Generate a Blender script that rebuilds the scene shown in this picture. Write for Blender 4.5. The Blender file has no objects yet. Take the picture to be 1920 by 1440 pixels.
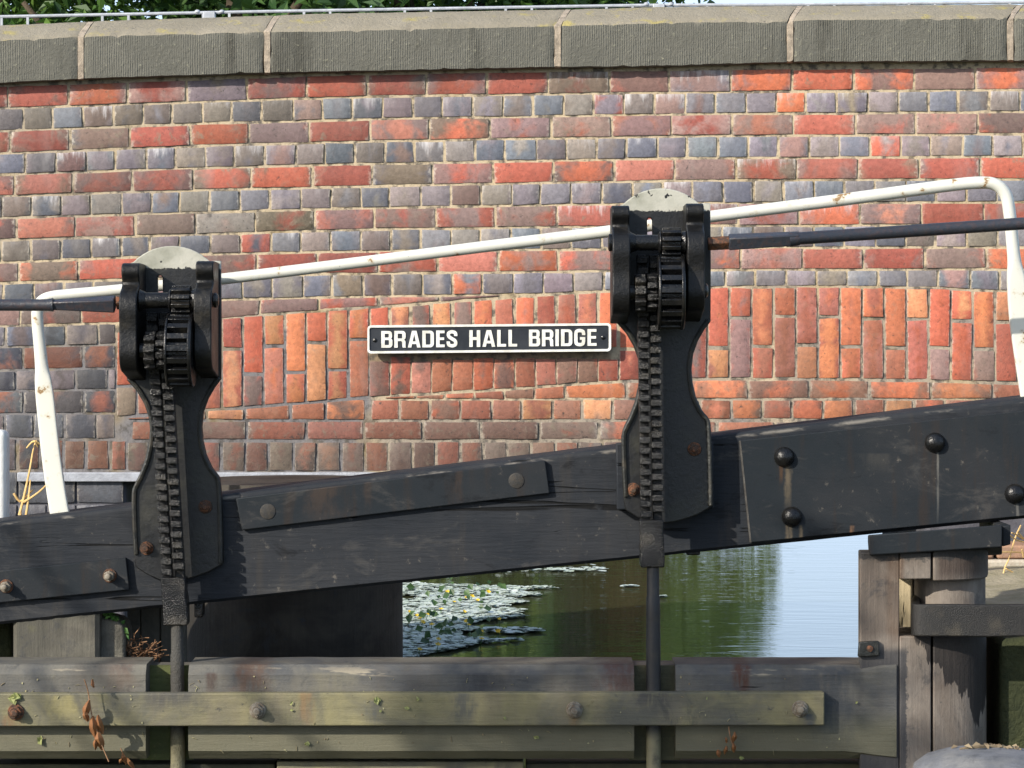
import bpy, math, random
from mathutils import Vector, Matrix, noise as mnoise

R = math.radians
rnd = random.Random(7)
scene = bpy.context.scene
col = scene.collection
F, HZ, EYE = 5580.0, 620.0, 1.4          # focal length in px of a 1920 px wide frame, horizon row, eye height above water

def P(px, py, Y):                          # a point of the place, at distance Y
    return Vector(((px - 960.0) * Y / F, Y, EYE + (HZ - py) * Y / F))

def lin(pts, x):
    if x <= pts[0][0]:
        (x0, y0), (x1, y1) = pts[0], pts[1]
    elif x >= pts[-1][0]:
        (x0, y0), (x1, y1) = pts[-2], pts[-1]
    else:
        for i in range(len(pts) - 1):
            if pts[i][0] <= x <= pts[i + 1][0]:
                (x0, y0), (x1, y1) = pts[i], pts[i + 1]
                break
    return y0 + (y1 - y0) * (x - x0) / (x1 - x0)

def nz(x, y, z, s=1.0):
    return mnoise.noise(Vector((x * s, y * s, z * s)))

# ------------------------------------------------------------------ objects
ORG = {}
def tag(o, label=None, cat=None, group=None, kind=None):
    if label: o['label'] = label
    if cat: o['category'] = cat
    if group: o['group'] = group
    if kind: o['kind'] = kind
    return o

def thing(name, loc, label, cat, group=None):
    o = bpy.data.objects.new(name, None)
    o.empty_display_size = 0.1
    o.location = loc
    col.objects.link(o)
    ORG[o] = Vector(loc)
    return tag(o, label, cat, group)

def link_mesh(name, me, material, parent=None, origin=None):
    o = bpy.data.objects.new(name, me)
    org = ORG[parent] if parent else Vector(origin or (0, 0, 0))
    me.transform(Matrix.Translation(-org))
    if material is not None and not me.materials:
        me.materials.append(material)
    if parent:
        o.parent = parent
    else:
        o.location = org
    ORG[o] = org
    col.objects.link(o)
    return o

def bevel(o, w=0.004, seg=2, ang=35):
    m = o.modifiers.new('bevel', 'BEVEL')
    m.width = w; m.segments = seg; m.limit_method = 'ANGLE'; m.angle_limit = R(ang)
    m.harden_normals = False
    return o

class MB:
    def __init__(s):
        s.v = []; s.f = []
    def quad(s, a, b, c, d):
        n = len(s.v); s.v += [tuple(a), tuple(b), tuple(c), tuple(d)]; s.f.append((n, n+1, n+2, n+3))
    def hexa(s, p):                         # p: 4 front (ccw seen from front) then 4 back
        n = len(s.v); s.v += [tuple(q) for q in p]
        s.f += [(n, n+1, n+2, n+3), (n+7, n+6, n+5, n+4), (n+4, n+5, n+1, n), (n+1, n+5, n+6, n+2), (n+2, n+6, n+7, n+3), (n+3, n+7, n+4, n)]
    def box(s, x0, x1, y0, y1, z0, z1):
        s.hexa([(x0, y0, z0), (x1, y0, z0), (x1, y0, z1), (x0, y0, z1), (x0, y1, z0), (x1, y1, z0), (x1, y1, z1), (x0, y1, z1)])
    def pquad(s, pts, Y0, Y1):              # px quad [bl, br, tr, tl] at Y0, pushed straight back to Y1
        a = [P(x, y, Y0) for x, y in pts]
        s.hexa(a + [(q.x, Y1, q.z) for q in a])
    def prism(s, loop, off):                # loop of 3D points, extruded by vector off
        n = len(s.v); k = len(loop); off = Vector(off)
        s.v += [tuple(Vector(q)) for q in loop] + [tuple(Vector(q) + off) for q in loop]
        s.f.append(tuple(range(n, n + k))); s.f.append(tuple(range(n + 2*k - 1, n + k - 1, -1)))
        for i in range(k):
            j = (i + 1) % k
            s.f.append((n + j, n + i, n + k + i, n + k + j))
    def cyl(s, c, axis, r, h, n=20, r2=None, caps=True):
        c = Vector(c); ax = Vector(axis).normalized(); u = ax.orthogonal().normalized(); w = ax.cross(u)
        b = len(s.v); r2 = r if r2 is None else r2
        for rr, t in ((r, 0), (r2, h)):
            for i in range(n):
                a = 2 * math.pi * i / n
                s.v.append(tuple(c + ax * t + (u * math.cos(a) + w * math.sin(a)) * rr))
        for i in range(n):
            j = (i + 1) % n
            s.f.append((b + i, b + j, b + n + j, b + n + i))
        if caps:
            s.f.append(tuple(range(b + n - 1, b - 1, -1))); s.f.append(tuple(range(b + n, b + 2 * n)))
    def lathe(s, c, axis, prof, n=20):      # prof: (r, t) along axis
        c = Vector(c); ax = Vector(axis).normalized(); u = ax.orthogonal().normalized(); w = ax.cross(u)
        b = len(s.v)
        for r, t in prof:
            for i in range(n):
                a = 2 * math.pi * i / n
                s.v.append(tuple(c + ax * t + (u * math.cos(a) + w * math.sin(a)) * max(r, 1e-4)))
        for k in range(len(prof) - 1):
            for i in range(n):
                j = (i + 1) % n
                s.f.append((b + k*n + i, b + k*n + j, b + (k+1)*n + j, b + (k+1)*n + i))
        s.f.append(tuple(range(b + n - 1, b - 1, -1)))
        e = b + (len(prof) - 1) * n
        s.f.append(tuple(range(e, e + n)))
    def sweep(s, pts, rad, n=12, up=(0, 1, 0), sq=None):   # rad: list of (a, b) half widths
        pts = [Vector(p) for p in pts]; b = len(s.v); up = Vector(up)
        for i, p in enumerate(pts):
            t = (pts[min(i+1, len(pts)-1)] - pts[max(i-1, 0)]).normalized()
            side = t.cross(up)
            if side.length < 1e-3: side = t.orthogonal()
            side.normalize(); nn = side.cross(t)
            ra, rb = rad[i] if isinstance(rad, list) else (rad, rad)
            for k in range(n):
                a = 2 * math.pi * k / n
                pw = sq[i] if sq else 1.0
                ca, sa = math.cos(a), math.sin(a)
                s.v.append(tuple(p + side * math.copysign(abs(ca) ** pw, ca) * ra + nn * math.copysign(abs(sa) ** pw, sa) * rb))
        for i in range(len(pts) - 1):
            for k in range(n):
                j = (k + 1) % n
                s.f.append((b + i*n + k, b + i*n + j, b + (i+1)*n + j, b + (i+1)*n + k))
        s.f.append(tuple(range(b + n - 1, b - 1, -1)))
        e = b + (len(pts) - 1) * n
        s.f.append(tuple(range(e, e + n)))
    def build(s, name, material, parent=None, origin=None, smooth=True, bev=None, seg=2, recalc=True):
        me = bpy.data.meshes.new(name)
        me.from_pydata(s.v, [], s.f)
        if recalc:
            import bmesh
            bm = bmesh.new(); bm.from_mesh(me)
            bmesh.ops.recalc_face_normals(bm, faces=bm.faces)
            bm.to_mesh(me); bm.free()
        if smooth:
            me.polygons.foreach_set('use_smooth', [True] * len(me.polygons))
            me.set_sharp_from_angle(angle=R(38))
        o = link_mesh(name, me, material, parent, origin)
        if bev: bevel(o, bev, seg)
        return o

def crom(pts, k=6):                          # smooth path through points
    pts = [Vector(p) for p in pts]; out = []
    for i in range(len(pts) - 1):
        p0 = pts[max(i-1, 0)]; p1 = pts[i]; p2 = pts[i+1]; p3 = pts[min(i+2, len(pts)-1)]
        for j in range(k):
            t = j / k
            out.append(0.5 * ((2*p1) + (p2-p0)*t + (2*p0-5*p1+4*p2-p3)*t*t + (3*p1-p0-3*p2+p3)*t**3))
    out.append(pts[-1])
    return out

def flat_mesh(loops, Y0, Y1, bev=0.0, name='flat'):
    """loops: lists of (x, z) world; outer loop first then holes; solid from Y0 (front) to Y1"""
    cu = bpy.data.curves.new(name, 'CURVE'); cu.dimensions = '2D'; cu.fill_mode = 'BOTH'
    th = abs(Y1 - Y0)
    cu.extrude = max(th / 2 - bev, 0.0001); cu.bevel_depth = bev; cu.offset = -bev; cu.bevel_resolution = 1
    for lp in loops:
        sp = cu.splines.new('POLY'); sp.points.add(len(lp) - 1)
        for i, (x, z) in enumerate(lp): sp.points[i].co = (x, z, 0, 1)
        sp.use_cyclic_u = True
    o = bpy.data.objects.new(name, cu); col.objects.link(o)
    dg = bpy.context.evaluated_depsgraph_get()
    me = bpy.data.meshes.new_from_object(o.evaluated_get(dg))
    bpy.data.objects.remove(o); bpy.data.curves.remove(cu)
    yc = (Y0 + Y1) / 2
    for v in me.vertices:
        x, z, d = v.co
        v.co = (x, yc - d, z)
    me.name = name
    return me

def px_loop(pts, Y):
    return [((x - 960) * Y / F, EYE + (HZ - y) * Y / F) for x, y in pts]

# ------------------------------------------------------------------ materials
def new_mat(name):
    m = bpy.data.materials.new(name); m.use_nodes = True
    nt = m.node_tree
    b = nt.nodes['Principled BSDF']
    return m, nt, b

def nd(nt, t, **kw):
    n = nt.nodes.new(t)
    for k, v in kw.items():
        if k.startswith('i_'):
            n.inputs[k[2:].replace('_', ' ')].default_value = v
        else:
            setattr(n, k, v)
    return n

def L(nt, a, b): nt.links.new(a, b)

def coords(nt, scale=(1, 1, 1), rot=(0, 0, 0), kind='Object'):
    tc = nd(nt, 'ShaderNodeTexCoord'); mp = nd(nt, 'ShaderNodeMapping')
    mp.inputs['Scale'].default_value = scale; mp.inputs['Rotation'].default_value = rot
    L(nt, tc.outputs[kind], mp.inputs['Vector'])
    return mp.outputs[0]

def noi(nt, vec, scale=5, detail=4, rough=0.55, dist=0.0):
    n = nd(nt, 'ShaderNodeTexNoise')
    n.inputs['Scale'].default_value = scale; n.inputs['Detail'].default_value = detail
    n.inputs['Roughness'].default_value = rough; n.inputs['Distortion'].default_value = dist
    if vec is not None: L(nt, vec, n.inputs['Vector'])
    return n.outputs[0]

def rampf(nt, fac, lo, hi):
    n = nd(nt, 'ShaderNodeMapRange'); n.interpolation_type = 'SMOOTHSTEP'
    n.inputs['From Min'].default_value = lo; n.inputs['From Max'].default_value = hi
    L(nt, fac, n.inputs['Value'])
    return n.outputs[0]

def mixc(nt, fac, a, b, blend='MIX'):
    n = nd(nt, 'ShaderNodeMix'); n.data_type = 'RGBA'; n.blend_type = blend
    def put(sock, v):
        if isinstance(v, (tuple, list)): sock.default_value = (v[0], v[1], v[2], 1)
        elif isinstance(v, (int, float)): sock.default_value = v
        else: L(nt, v, sock)
    put(n.inputs[0], fac); put(n.inputs[6], a); put(n.inputs[7], b)
    return n.outputs[2]

def mth(nt, op, a, b=None, c=None):
    n = nd(nt, 'ShaderNodeMath'); n.operation = op
    for i, v in enumerate((a, b, c)):
        if v is None: continue
        if isinstance(v, (int, float)): n.inputs[i].default_value = v
        else: L(nt, v, n.inputs[i])
    return n.outputs[0]

def bump(nt, b, h, dist, strength=1.0, prev=None):
    n = nd(nt, 'ShaderNodeBump'); n.inputs['Distance'].default_value = dist; n.inputs['Strength'].default_value = strength
    L(nt, h, n.inputs['Height'])
    if prev is not None: L(nt, prev, n.inputs['Normal'])
    L(nt, n.outputs[0], b.inputs['Normal'])
    return n.outputs[0]

def spec(b, v): b.inputs['Specular IOR Level'].default_value = v

def brick_mat():
    m, nt, b = new_mat('brick')
    A = nd(nt, 'ShaderNodeAttribute', attribute_name='colA').outputs['Color']
    B = nd(nt, 'ShaderNodeAttribute', attribute_name='colB').outputs['Color']
    Q = nd(nt, 'ShaderNodeAttribute', attribute_name='loc')
    X = nd(nt, 'ShaderNodeAttribute', attribute_name='ext')
    sx = nd(nt, 'ShaderNodeSeparateXYZ'); L(nt, Q.outputs['Vector'], sx.inputs[0])
    se = nd(nt, 'ShaderNodeSeparateXYZ'); L(nt, X.outputs['Vector'], se.inputs[0])
    v = coords(nt); n1 = noi(nt, v, 13, 3, 0.6, 0.6); n2 = noi(nt, v, 60, 5, 0.65); n3 = noi(nt, v, 240, 3, 0.6)
    vs = coords(nt, (1, 1, 0.18)); n4 = noi(nt, vs, 34, 5, 0.7); n5 = noi(nt, v, 7, 4, 0.6)
    n6 = noi(nt, v, 28, 5, 0.7, 0.4)
    # darker kiln-burnt ends
    e = mth(nt, 'ABSOLUTE', mth(nt, 'SUBTRACT', sx.outputs[0], 0.5))
    f = mth(nt, 'ADD', mth(nt, 'MULTIPLY', e, 0.55), mth(nt, 'MULTIPLY', n1, 1.0))
    f = mth(nt, 'ADD', f, mth(nt, 'SUBTRACT', sx.outputs[2], 0.5))
    fac = rampf(nt, f, 0.52, 0.85)
    c = mixc(nt, fac, A, B)
    vr = rampf(nt, n2, 0.25, 0.75)
    c = mixc(nt, 0.42, c, mixc(nt, vr, (0.25, 0.25, 0.25), (0.75, 0.75, 0.75)), 'OVERLAY')
    # buff lime and algae film
    flm = mth(nt, 'MULTIPLY', rampf(nt, n6, 0.52, 0.72), se.outputs[1])
    c = mixc(nt, flm, c, (0.20, 0.165, 0.12))
    # black pits and soot
    # mortar smeared over the arrises
    ez = mth(nt, 'ABSOLUTE', mth(nt, 'SUBTRACT', sx.outputs[1], 0.5))
    em = mth(nt, 'MAXIMUM', mth(nt, 'SUBTRACT', ez, 0.05), mth(nt, 'ADD', e, 0.02))
    em = rampf(nt, mth(nt, 'ADD', em, mth(nt, 'MULTIPLY', mth(nt, 'SUBTRACT', n2, 0.5), 0.28)), 0.47, 0.53)
    c = mixc(nt, mth(nt, 'MULTIPLY', em, mth(nt, 'MULTIPLY', rampf(nt, n1, .35, .6), 0.55)), c, (0.50, 0.45, 0.37))
    n7 = noi(nt, v, 75, 4, 0.7, 0.3)
    pit = mth(nt, 'MULTIPLY', mth(nt, 'MAXIMUM', rampf(nt, n6, 0.40, 0.28), mth(nt, 'MULTIPLY', rampf(nt, n7, 0.40, 0.32), 0.85)), se.outputs[2])
    c = mixc(nt, pit, c, (0.03, 0.028, 0.027))
    # pale lime bloom, running down
    wh = mth(nt, 'MULTIPLY', rampf(nt, mth(nt, 'ADD', n4, mth(nt, 'MULTIPLY', mth(nt, 'SUBTRACT', sx.outputs[1], 0.5), 0.30)), 0.52, 0.80), se.outputs[0])
    c = mixc(nt, wh, c, (0.62, 0.60, 0.60))
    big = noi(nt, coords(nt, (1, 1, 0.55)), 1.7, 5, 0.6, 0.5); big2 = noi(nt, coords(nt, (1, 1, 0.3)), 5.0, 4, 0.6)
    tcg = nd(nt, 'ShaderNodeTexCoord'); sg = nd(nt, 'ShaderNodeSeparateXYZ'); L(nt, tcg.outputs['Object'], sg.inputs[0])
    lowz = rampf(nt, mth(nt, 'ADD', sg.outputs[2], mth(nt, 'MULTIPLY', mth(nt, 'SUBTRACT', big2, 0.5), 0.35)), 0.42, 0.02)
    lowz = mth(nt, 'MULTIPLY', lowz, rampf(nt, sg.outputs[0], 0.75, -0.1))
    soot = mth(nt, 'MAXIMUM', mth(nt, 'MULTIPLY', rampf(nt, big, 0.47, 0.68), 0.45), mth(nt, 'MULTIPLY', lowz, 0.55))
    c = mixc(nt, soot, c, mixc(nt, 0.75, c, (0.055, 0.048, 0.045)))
    c = mixc(nt, mth(nt, 'MULTIPLY', rampf(nt, big2, 0.60, 0.76), 0.20), c, (0.36, 0.34, 0.32))
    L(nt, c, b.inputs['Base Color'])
    L(nt, mth(nt, 'ADD', mth(nt, 'MULTIPLY', n2, 0.3), 0.45), b.inputs['Roughness']); spec(b, 0.35)
    p = bump(nt, b, n3, 0.0016, 0.8)
    bump(nt, b, n6, 0.003, 0.7, p)
    return m

def mortar_mat():
    m, nt, b = new_mat('mortar')
    A = nd(nt, 'ShaderNodeAttribute', attribute_name='colA').outputs['Color']
    v = coords(nt); n1 = noi(nt, v, 22, 4, 0.65); n2 = noi(nt, v, 130, 4, 0.65); n3 = noi(nt, v, 5, 3)
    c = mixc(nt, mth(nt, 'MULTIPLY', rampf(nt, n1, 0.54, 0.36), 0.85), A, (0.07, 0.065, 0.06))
    c = mixc(nt, rampf(nt, n3, 0.5, 0.75), c, mixc(nt, 0.5, c, (0.30, 0.22, 0.10)))
    c = mixc(nt, 0.5, c, mixc(nt, n2, (0.25, 0.25, 0.25), (0.8, 0.8, 0.8)), 'OVERLAY')
    L(nt, c, b.inputs['Base Color']); b.inputs['Roughness'].default_value = 0.9; spec(b, 0.2)
    bump(nt, b, n2, 0.003, 0.8)
    return m

def stone_mat():
    m, nt, b = new_mat('coping_stone')
    v = coords(nt); n1 = noi(nt, v, 6, 5, 0.65); n2 = noi(nt, v, 55, 5, 0.7); n3 = noi(nt, v, 300, 2, 0.6); n5 = noi(nt, v, 11, 5, 0.65)
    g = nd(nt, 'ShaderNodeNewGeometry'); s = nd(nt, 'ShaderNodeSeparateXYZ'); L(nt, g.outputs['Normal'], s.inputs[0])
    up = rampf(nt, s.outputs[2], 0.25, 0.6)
    w = nd(nt, 'ShaderNodeTexWave'); w.wave_type = 'BANDS'; w.bands_direction = 'X'
    w.inputs['Scale'].default_value = 37; w.inputs['Distortion'].default_value = 2.6; w.inputs['Detail'].default_value = 2; w.inputs['Detail Scale'].default_value = 1.5
    L(nt, coords(nt, (1, 1, 0.25)), w.inputs['Vector'])
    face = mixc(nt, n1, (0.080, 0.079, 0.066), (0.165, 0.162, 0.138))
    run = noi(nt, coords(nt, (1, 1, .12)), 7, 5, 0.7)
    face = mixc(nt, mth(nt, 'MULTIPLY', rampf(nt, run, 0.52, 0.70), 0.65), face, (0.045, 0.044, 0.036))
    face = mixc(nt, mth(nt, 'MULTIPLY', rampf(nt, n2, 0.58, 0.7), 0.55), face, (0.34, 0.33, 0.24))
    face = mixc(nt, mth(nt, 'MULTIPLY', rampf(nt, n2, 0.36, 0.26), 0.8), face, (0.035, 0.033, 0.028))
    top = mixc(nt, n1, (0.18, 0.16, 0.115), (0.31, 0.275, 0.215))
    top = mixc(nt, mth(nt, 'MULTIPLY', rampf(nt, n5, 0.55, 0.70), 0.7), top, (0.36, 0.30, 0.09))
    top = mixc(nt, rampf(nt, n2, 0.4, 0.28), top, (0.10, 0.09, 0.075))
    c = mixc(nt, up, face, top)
    L(nt, c, b.inputs['Base Color']); b.inputs['Roughness'].default_value = 0.88; spec(b, 0.2)
    tool = mth(nt, 'MULTIPLY', w.outputs[1], mth(nt, 'MULTIPLY', mth(nt, 'SUBTRACT', 1.0, up), rampf(nt, n1, 0.35, 0.6)))
    p = bump(nt, b, tool, 0.0030, 0.55)
    p = bump(nt, b, n2, 0.008, 0.8, p)
    bump(nt, b, n3, 0.0022, 0.7, p)
    return m

def painted_wood(name, base, alt, scuff=0.25, rot=0.0, rough=0.5, grain=1.0, dirt=(0.10, 0.085, 0.07), split=1.0):
    m, nt, b = new_mat(name)
    v = coords(nt, (0.10, 1, 1), (0, rot, 0)); vv = coords(nt)
    g1 = noi(nt, v, 70, 4, 0.6); g2 = noi(nt, v, 18, 4, 0.6, 0.3); n1 = noi(nt, vv, 4, 4, 0.6); n2 = noi(nt, vv, 34, 5, 0.7); n3 = noi(nt, vv, 150, 3, 0.6)
    vz = coords(nt, (1, 1, 0.12), (0, rot, 0)); dz = noi(nt, vz, 24, 4, 0.6)
    c = mixc(nt, rampf(nt, n1, 0.35, 0.7), base, alt)
    c = mixc(nt, mth(nt, 'MULTIPLY', rampf(nt, dz, 0.52, 0.75), 0.5), c, dirt)
    c = mixc(nt, mth(nt, 'MULTIPLY', mth(nt, 'MULTIPLY', rampf(nt, n2, 0.6, 0.72), rampf(nt, n1, 0.42, 0.6)), scuff), c, (0.25, 0.22, 0.18))
    g4 = noi(nt, coords(nt, (0.035, 1, 1), (0, rot, 0)), 15, 3, 0.5, 0.2)
    crack = mth(nt, 'MULTIPLY', rampf(nt, mth(nt, 'ABSOLUTE', mth(nt, 'SUBTRACT', g4, 0.40)), 0.013, 0.005), rampf(nt, n1, 0.42, 0.52))
    crack = mth(nt, 'MAXIMUM', crack, mth(nt, 'MULTIPLY', rampf(nt, g2, 0.30, 0.27), 0.8))
    crack = mth(nt, 'MULTIPLY', crack, split)
    wp_ = noi(nt, coords(nt, (0.45, 1, 1), (0, rot, 0)), 9, 6, 0.72, 0.6)
    c = mixc(nt, mth(nt, 'MULTIPLY', rampf(nt, wp_, 0.54, 0.70), 0.45 * (scuff + .7)), c, (0.075, 0.071, 0.066))
    c = mixc(nt, mth(nt, 'MULTIPLY', rampf(nt, wp_, 0.42, 0.30), 0.7), c, (0.006, 0.0065, 0.008))
    c = mixc(nt, mth(nt, 'MULTIPLY', crack, 0.9), c, (0.004, 0.004, 0.004))
    ea = nd(nt, 'ShaderNodeAttribute', attribute_name='worn').outputs['Fac']
    wl = noi(nt, coords(nt, (0.3, 1, 1)), 26, 4, 0.65)
    c = mixc(nt, mth(nt, 'MULTIPLY', mth(nt, 'MULTIPLY', ea, rampf(nt, wl, 0.50, 0.66)), 0.6), c, (0.24, 0.22, 0.19))
    L(nt, c, b.inputs['Base Color'])
    L(nt, mth(nt, 'ADD', mth(nt, 'MULTIPLY', n2, 0.35), rough - 0.05), b.inputs['Roughness']); spec(b, 0.14)
    p = bump(nt, b, g1, 0.0034 * grain, 0.8)
    p = bump(nt, b, crack, -0.006 * grain, 0.8, p)
    bump(nt, b, n3, 0.0008, 0.6, p)
    return m

def iron_mat(name, base=(0.0055, 0.0056, 0.006), rough=0.27, lump=0.0035, rust=0.0, grime=0.35, scale=70, low=None):
    m, nt, b = new_mat(name)
    v = coords(nt); n1 = noi(nt, v, 14, 4, 0.6); n2 = noi(nt, v, scale, 4, 0.65); n3 = noi(nt, v, 260, 2, 0.5)
    c = mixc(nt, mth(nt, 'MULTIPLY', rampf(nt, n1, 0.5, 0.72), grime), base, (0.055, 0.047, 0.034))
    if rust: c = mixc(nt, mth(nt, 'MULTIPLY', rampf(nt, n2, 0.45, 0.62), rust), c, (0.16, 0.06, 0.025))
    if low is not None:
        tc = nd(nt, 'ShaderNodeTexCoord'); so_ = nd(nt, 'ShaderNodeSeparateXYZ'); L(nt, tc.outputs['Object'], so_.inputs[0])
        c = mixc(nt, mth(nt, 'MULTIPLY', rampf(nt, so_.outputs[2], low + .02, low - .03), rampf(nt, n1, .25, .5)), c, (0.17, 0.155, 0.095))
    L(nt, c, b.inputs['Base Color'])
    L(nt, mth(nt, 'ADD', mth(nt, 'MULTIPLY', n1, 0.35), rough - 0.16), b.inputs['Roughness']); spec(b, 0.42)
    p = bump(nt, b, n2, lump, 0.7)
    bump(nt, b, n3, 0.0006, 0.7, p)
    return m

def plate_mat(zcut):
    """gear back plate: black paint below, cream paint above with a ragged edge and chips"""
    m, nt, b = new_mat('gear_plate_paint')
    v = coords(nt); n1 = noi(nt, v, 55, 4, 0.7); n2 = noi(nt, v, 22, 3, 0.6); n3 = noi(nt, v, 8, 4, 0.6)
    tc = nd(nt, 'ShaderNodeTexCoord'); s = nd(nt, 'ShaderNodeSeparateXYZ'); L(nt, tc.outputs['Object'], s.inputs[0])
    z = mth(nt, 'ADD', s.outputs[2], mth(nt, 'MULTIPLY', mth(nt, 'SUBTRACT', n1, 0.5), 0.03))
    w = rampf(nt, z, zcut - 0.001, zcut + 0.001)
    chip = rampf(nt, n2, 0.655, 0.68)
    w = mth(nt, 'MULTIPLY', w, mth(nt, 'SUBTRACT', 1.0, chip))
    wc = mixc(nt, rampf(nt, n3, 0.4, 0.7), (0.40, 0.39, 0.33), (0.24, 0.24, 0.19))
    bc = mixc(nt, rampf(nt, n3, 0.45, 0.7), (0.007, 0.0072, 0.0078), (0.020, 0.020, 0.015))
    L(nt, mixc(nt, w, bc, wc), b.inputs['Base Color'])
    L(nt, mth(nt, 'ADD', mth(nt, 'MULTIPLY', n3, 0.3), 0.3), b.inputs['Roughness'])
    bump(nt, b, n1, 0.0025, 0.6)
    return m

def white_mat():
    m, nt, b = new_mat('white_paint')
    v = coords(nt); n1 = noi(nt, v, 20, 4, 0.65); n2 = noi(nt, v, 3, 3); n3 = noi(nt, v, 140, 3, 0.6)
    c = mixc(nt, n2, (0.66, 0.66, 0.60), (0.52, 0.52, 0.46))
    c = mixc(nt, rampf(nt, n1, 0.655, 0.685), c, (0.16, 0.07, 0.025))
    c = mixc(nt, mth(nt, 'MULTIPLY', rampf(nt, n1, 0.57, 0.67), 0.4), c, (0.40, 0.30, 0.15))
    c = mixc(nt, mth(nt, 'MULTIPLY', rampf(nt, n3, 0.72, 0.76), 0.8), c, (0.05, 0.05, 0.06))
    L(nt, c, b.inputs['Base Color']); b.inputs['Roughness'].default_value = 0.35
    bump(nt, b, n1, 0.0012, 0.5)
    return m

def gate_wood(name, c1, c2, c3, moss=0.5, axis='x', low=None):
    m, nt, b = new_mat(name)
    sc = (0.08, 1, 1) if axis == 'x' else (1, 1, 0.06)
    sd = (1, 1, 0.15) if axis == 'x' else (0.3, 1, 1)
    g1 = noi(nt, coords(nt, sc), 90, 4, 0.6); g2 = noi(nt, coords(nt, sc), 16, 5, 0.65, 0.5); v = coords(nt)
    n1 = noi(nt, v, 3.2, 5, 0.65, 0.6); n2 = noi(nt, v, 24, 5, 0.7); n3 = noi(nt, v, 120, 4, 0.65); d = noi(nt, coords(nt, sd), 9, 4, 0.6)
    c = mixc(nt, rampf(nt, n1, 0.36, 0.64), c1, c2)
    c = mixc(nt, mth(nt, 'MULTIPLY', rampf(nt, d, 0.45, 0.72), 0.6), c, c3)
    c = mixc(nt, mth(nt, 'MULTIPLY', rampf(nt, n2, 0.55, 0.75), moss), c, (0.14, 0.135, 0.055))
    c = mixc(nt, mth(nt, 'MULTIPLY', mth(nt, 'MAXIMUM', rampf(nt, n2, 0.38, 0.26), mth(nt, 'MULTIPLY', rampf(nt, noi(nt, v, 5.5, 6, 0.72, 0.8), 0.44, 0.33), 0.7)), 0.75), c, (0.03, 0.033, 0.038))
    c = mixc(nt, 0.4, c, mixc(nt, g1, (0.2, 0.2, 0.2), (0.8, 0.8, 0.8)), 'OVERLAY')
    if low is not None:       # algae on the wetter lower part, pale bare wood where the chamfer is worn
        tc = nd(nt, 'ShaderNodeTexCoord'); so_ = nd(nt, 'ShaderNodeSeparateXYZ'); L(nt, tc.outputs['Object'], so_.inputs[0])
        zz_ = mth(nt, 'ADD', so_.outputs[2], mth(nt, 'MULTIPLY', mth(nt, 'SUBTRACT', n1, 0.5), 0.10))
        c = mixc(nt, mth(nt, 'MULTIPLY', rampf(nt, zz_, low + 0.07, low - 0.02), 0.75), c, (0.125, 0.118, 0.074))
        ea = nd(nt, 'ShaderNodeAttribute', attribute_name='worn').outputs['Fac']
        wl = noi(nt, coords(nt, (0.16, 1, 1)), 16, 5, 0.65)
        c = mixc(nt, mth(nt, 'MULTIPLY', mth(nt, 'MULTIPLY', ea, rampf(nt, wl, 0.60, 0.64)), 0.8), c, (0.30, 0.26, 0.19))
    cr = rampf(nt, g2, 0.33, 0.30)
    c = mixc(nt, mth(nt, 'MULTIPLY', cr, 0.85), c, (0.008, 0.008, 0.007))
    L(nt, c, b.inputs['Base Color']); b.inputs['Roughness'].default_value = 0.72; spec(b, 0.3)
    p = bump(nt, b, g1, 0.003, 0.7); p = bump(nt, b, cr, -0.006, 0.8, p); bump(nt, b, n3, 0.002, 0.6, p)
    return m

def simple(name, c1, c2, scale=20, rough=0.7, bmp=0.002, specular=0.4):
    m, nt, b = new_mat(name)
    v = coords(nt); n1 = noi(nt, v, scale, 5, 0.65); n2 = noi(nt, v, scale * 6, 3, 0.6)
    L(nt, mixc(nt, rampf(nt, n1, 0.3, 0.7), c1, c2), b.inputs['Base Color'])
    b.inputs['Roughness'].default_value = rough; spec(b, specular)
    if bmp: bump(nt, b, n2, bmp, 0.7)
    return m

def leaf_mat(name, c1, c2, trans=0.35, rough=0.45):
    m, nt, b = new_mat(name)
    g = nd(nt, 'ShaderNodeNewGeometry')
    c = mixc(nt, g.outputs['Random Per Island'], c1, c2)
    L(nt, c, b.inputs['Base Color']); b.inputs['Roughness'].default_value = rough
    t = nd(nt, 'ShaderNodeBsdfTranslucent'); L(nt, c, t.inputs['Color'])
    ms = nd(nt, 'ShaderNodeMixShader'); ms.inputs[0].default_value = trans
    L(nt, b.outputs[0], ms.inputs[1]); L(nt, t.outputs[0], ms.inputs[2])
    L(nt, ms.outputs[0], nt.nodes['Material Output'].inputs['Surface'])
    return m

def water_mat():
    m, nt, b = new_mat('canal_water')
    b.inputs['Base Color'].default_value = (0.050, 0.052, 0.024, 1)
    b.inputs['Roughness'].default_value = 0.02; b.inputs['IOR'].default_value = 1.33
    v = coords(nt, (0.3, 1.5, 1)); n1 = noi(nt, v, 4.0, 3, 0.55, 0.3); n2 = noi(nt, v, 15, 2, 0.5)
    p = bump(nt, b, n1, 0.0020, 1.0)
    bump(nt, b, n2, 0.0014, 1.0, p)
    return m

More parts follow.
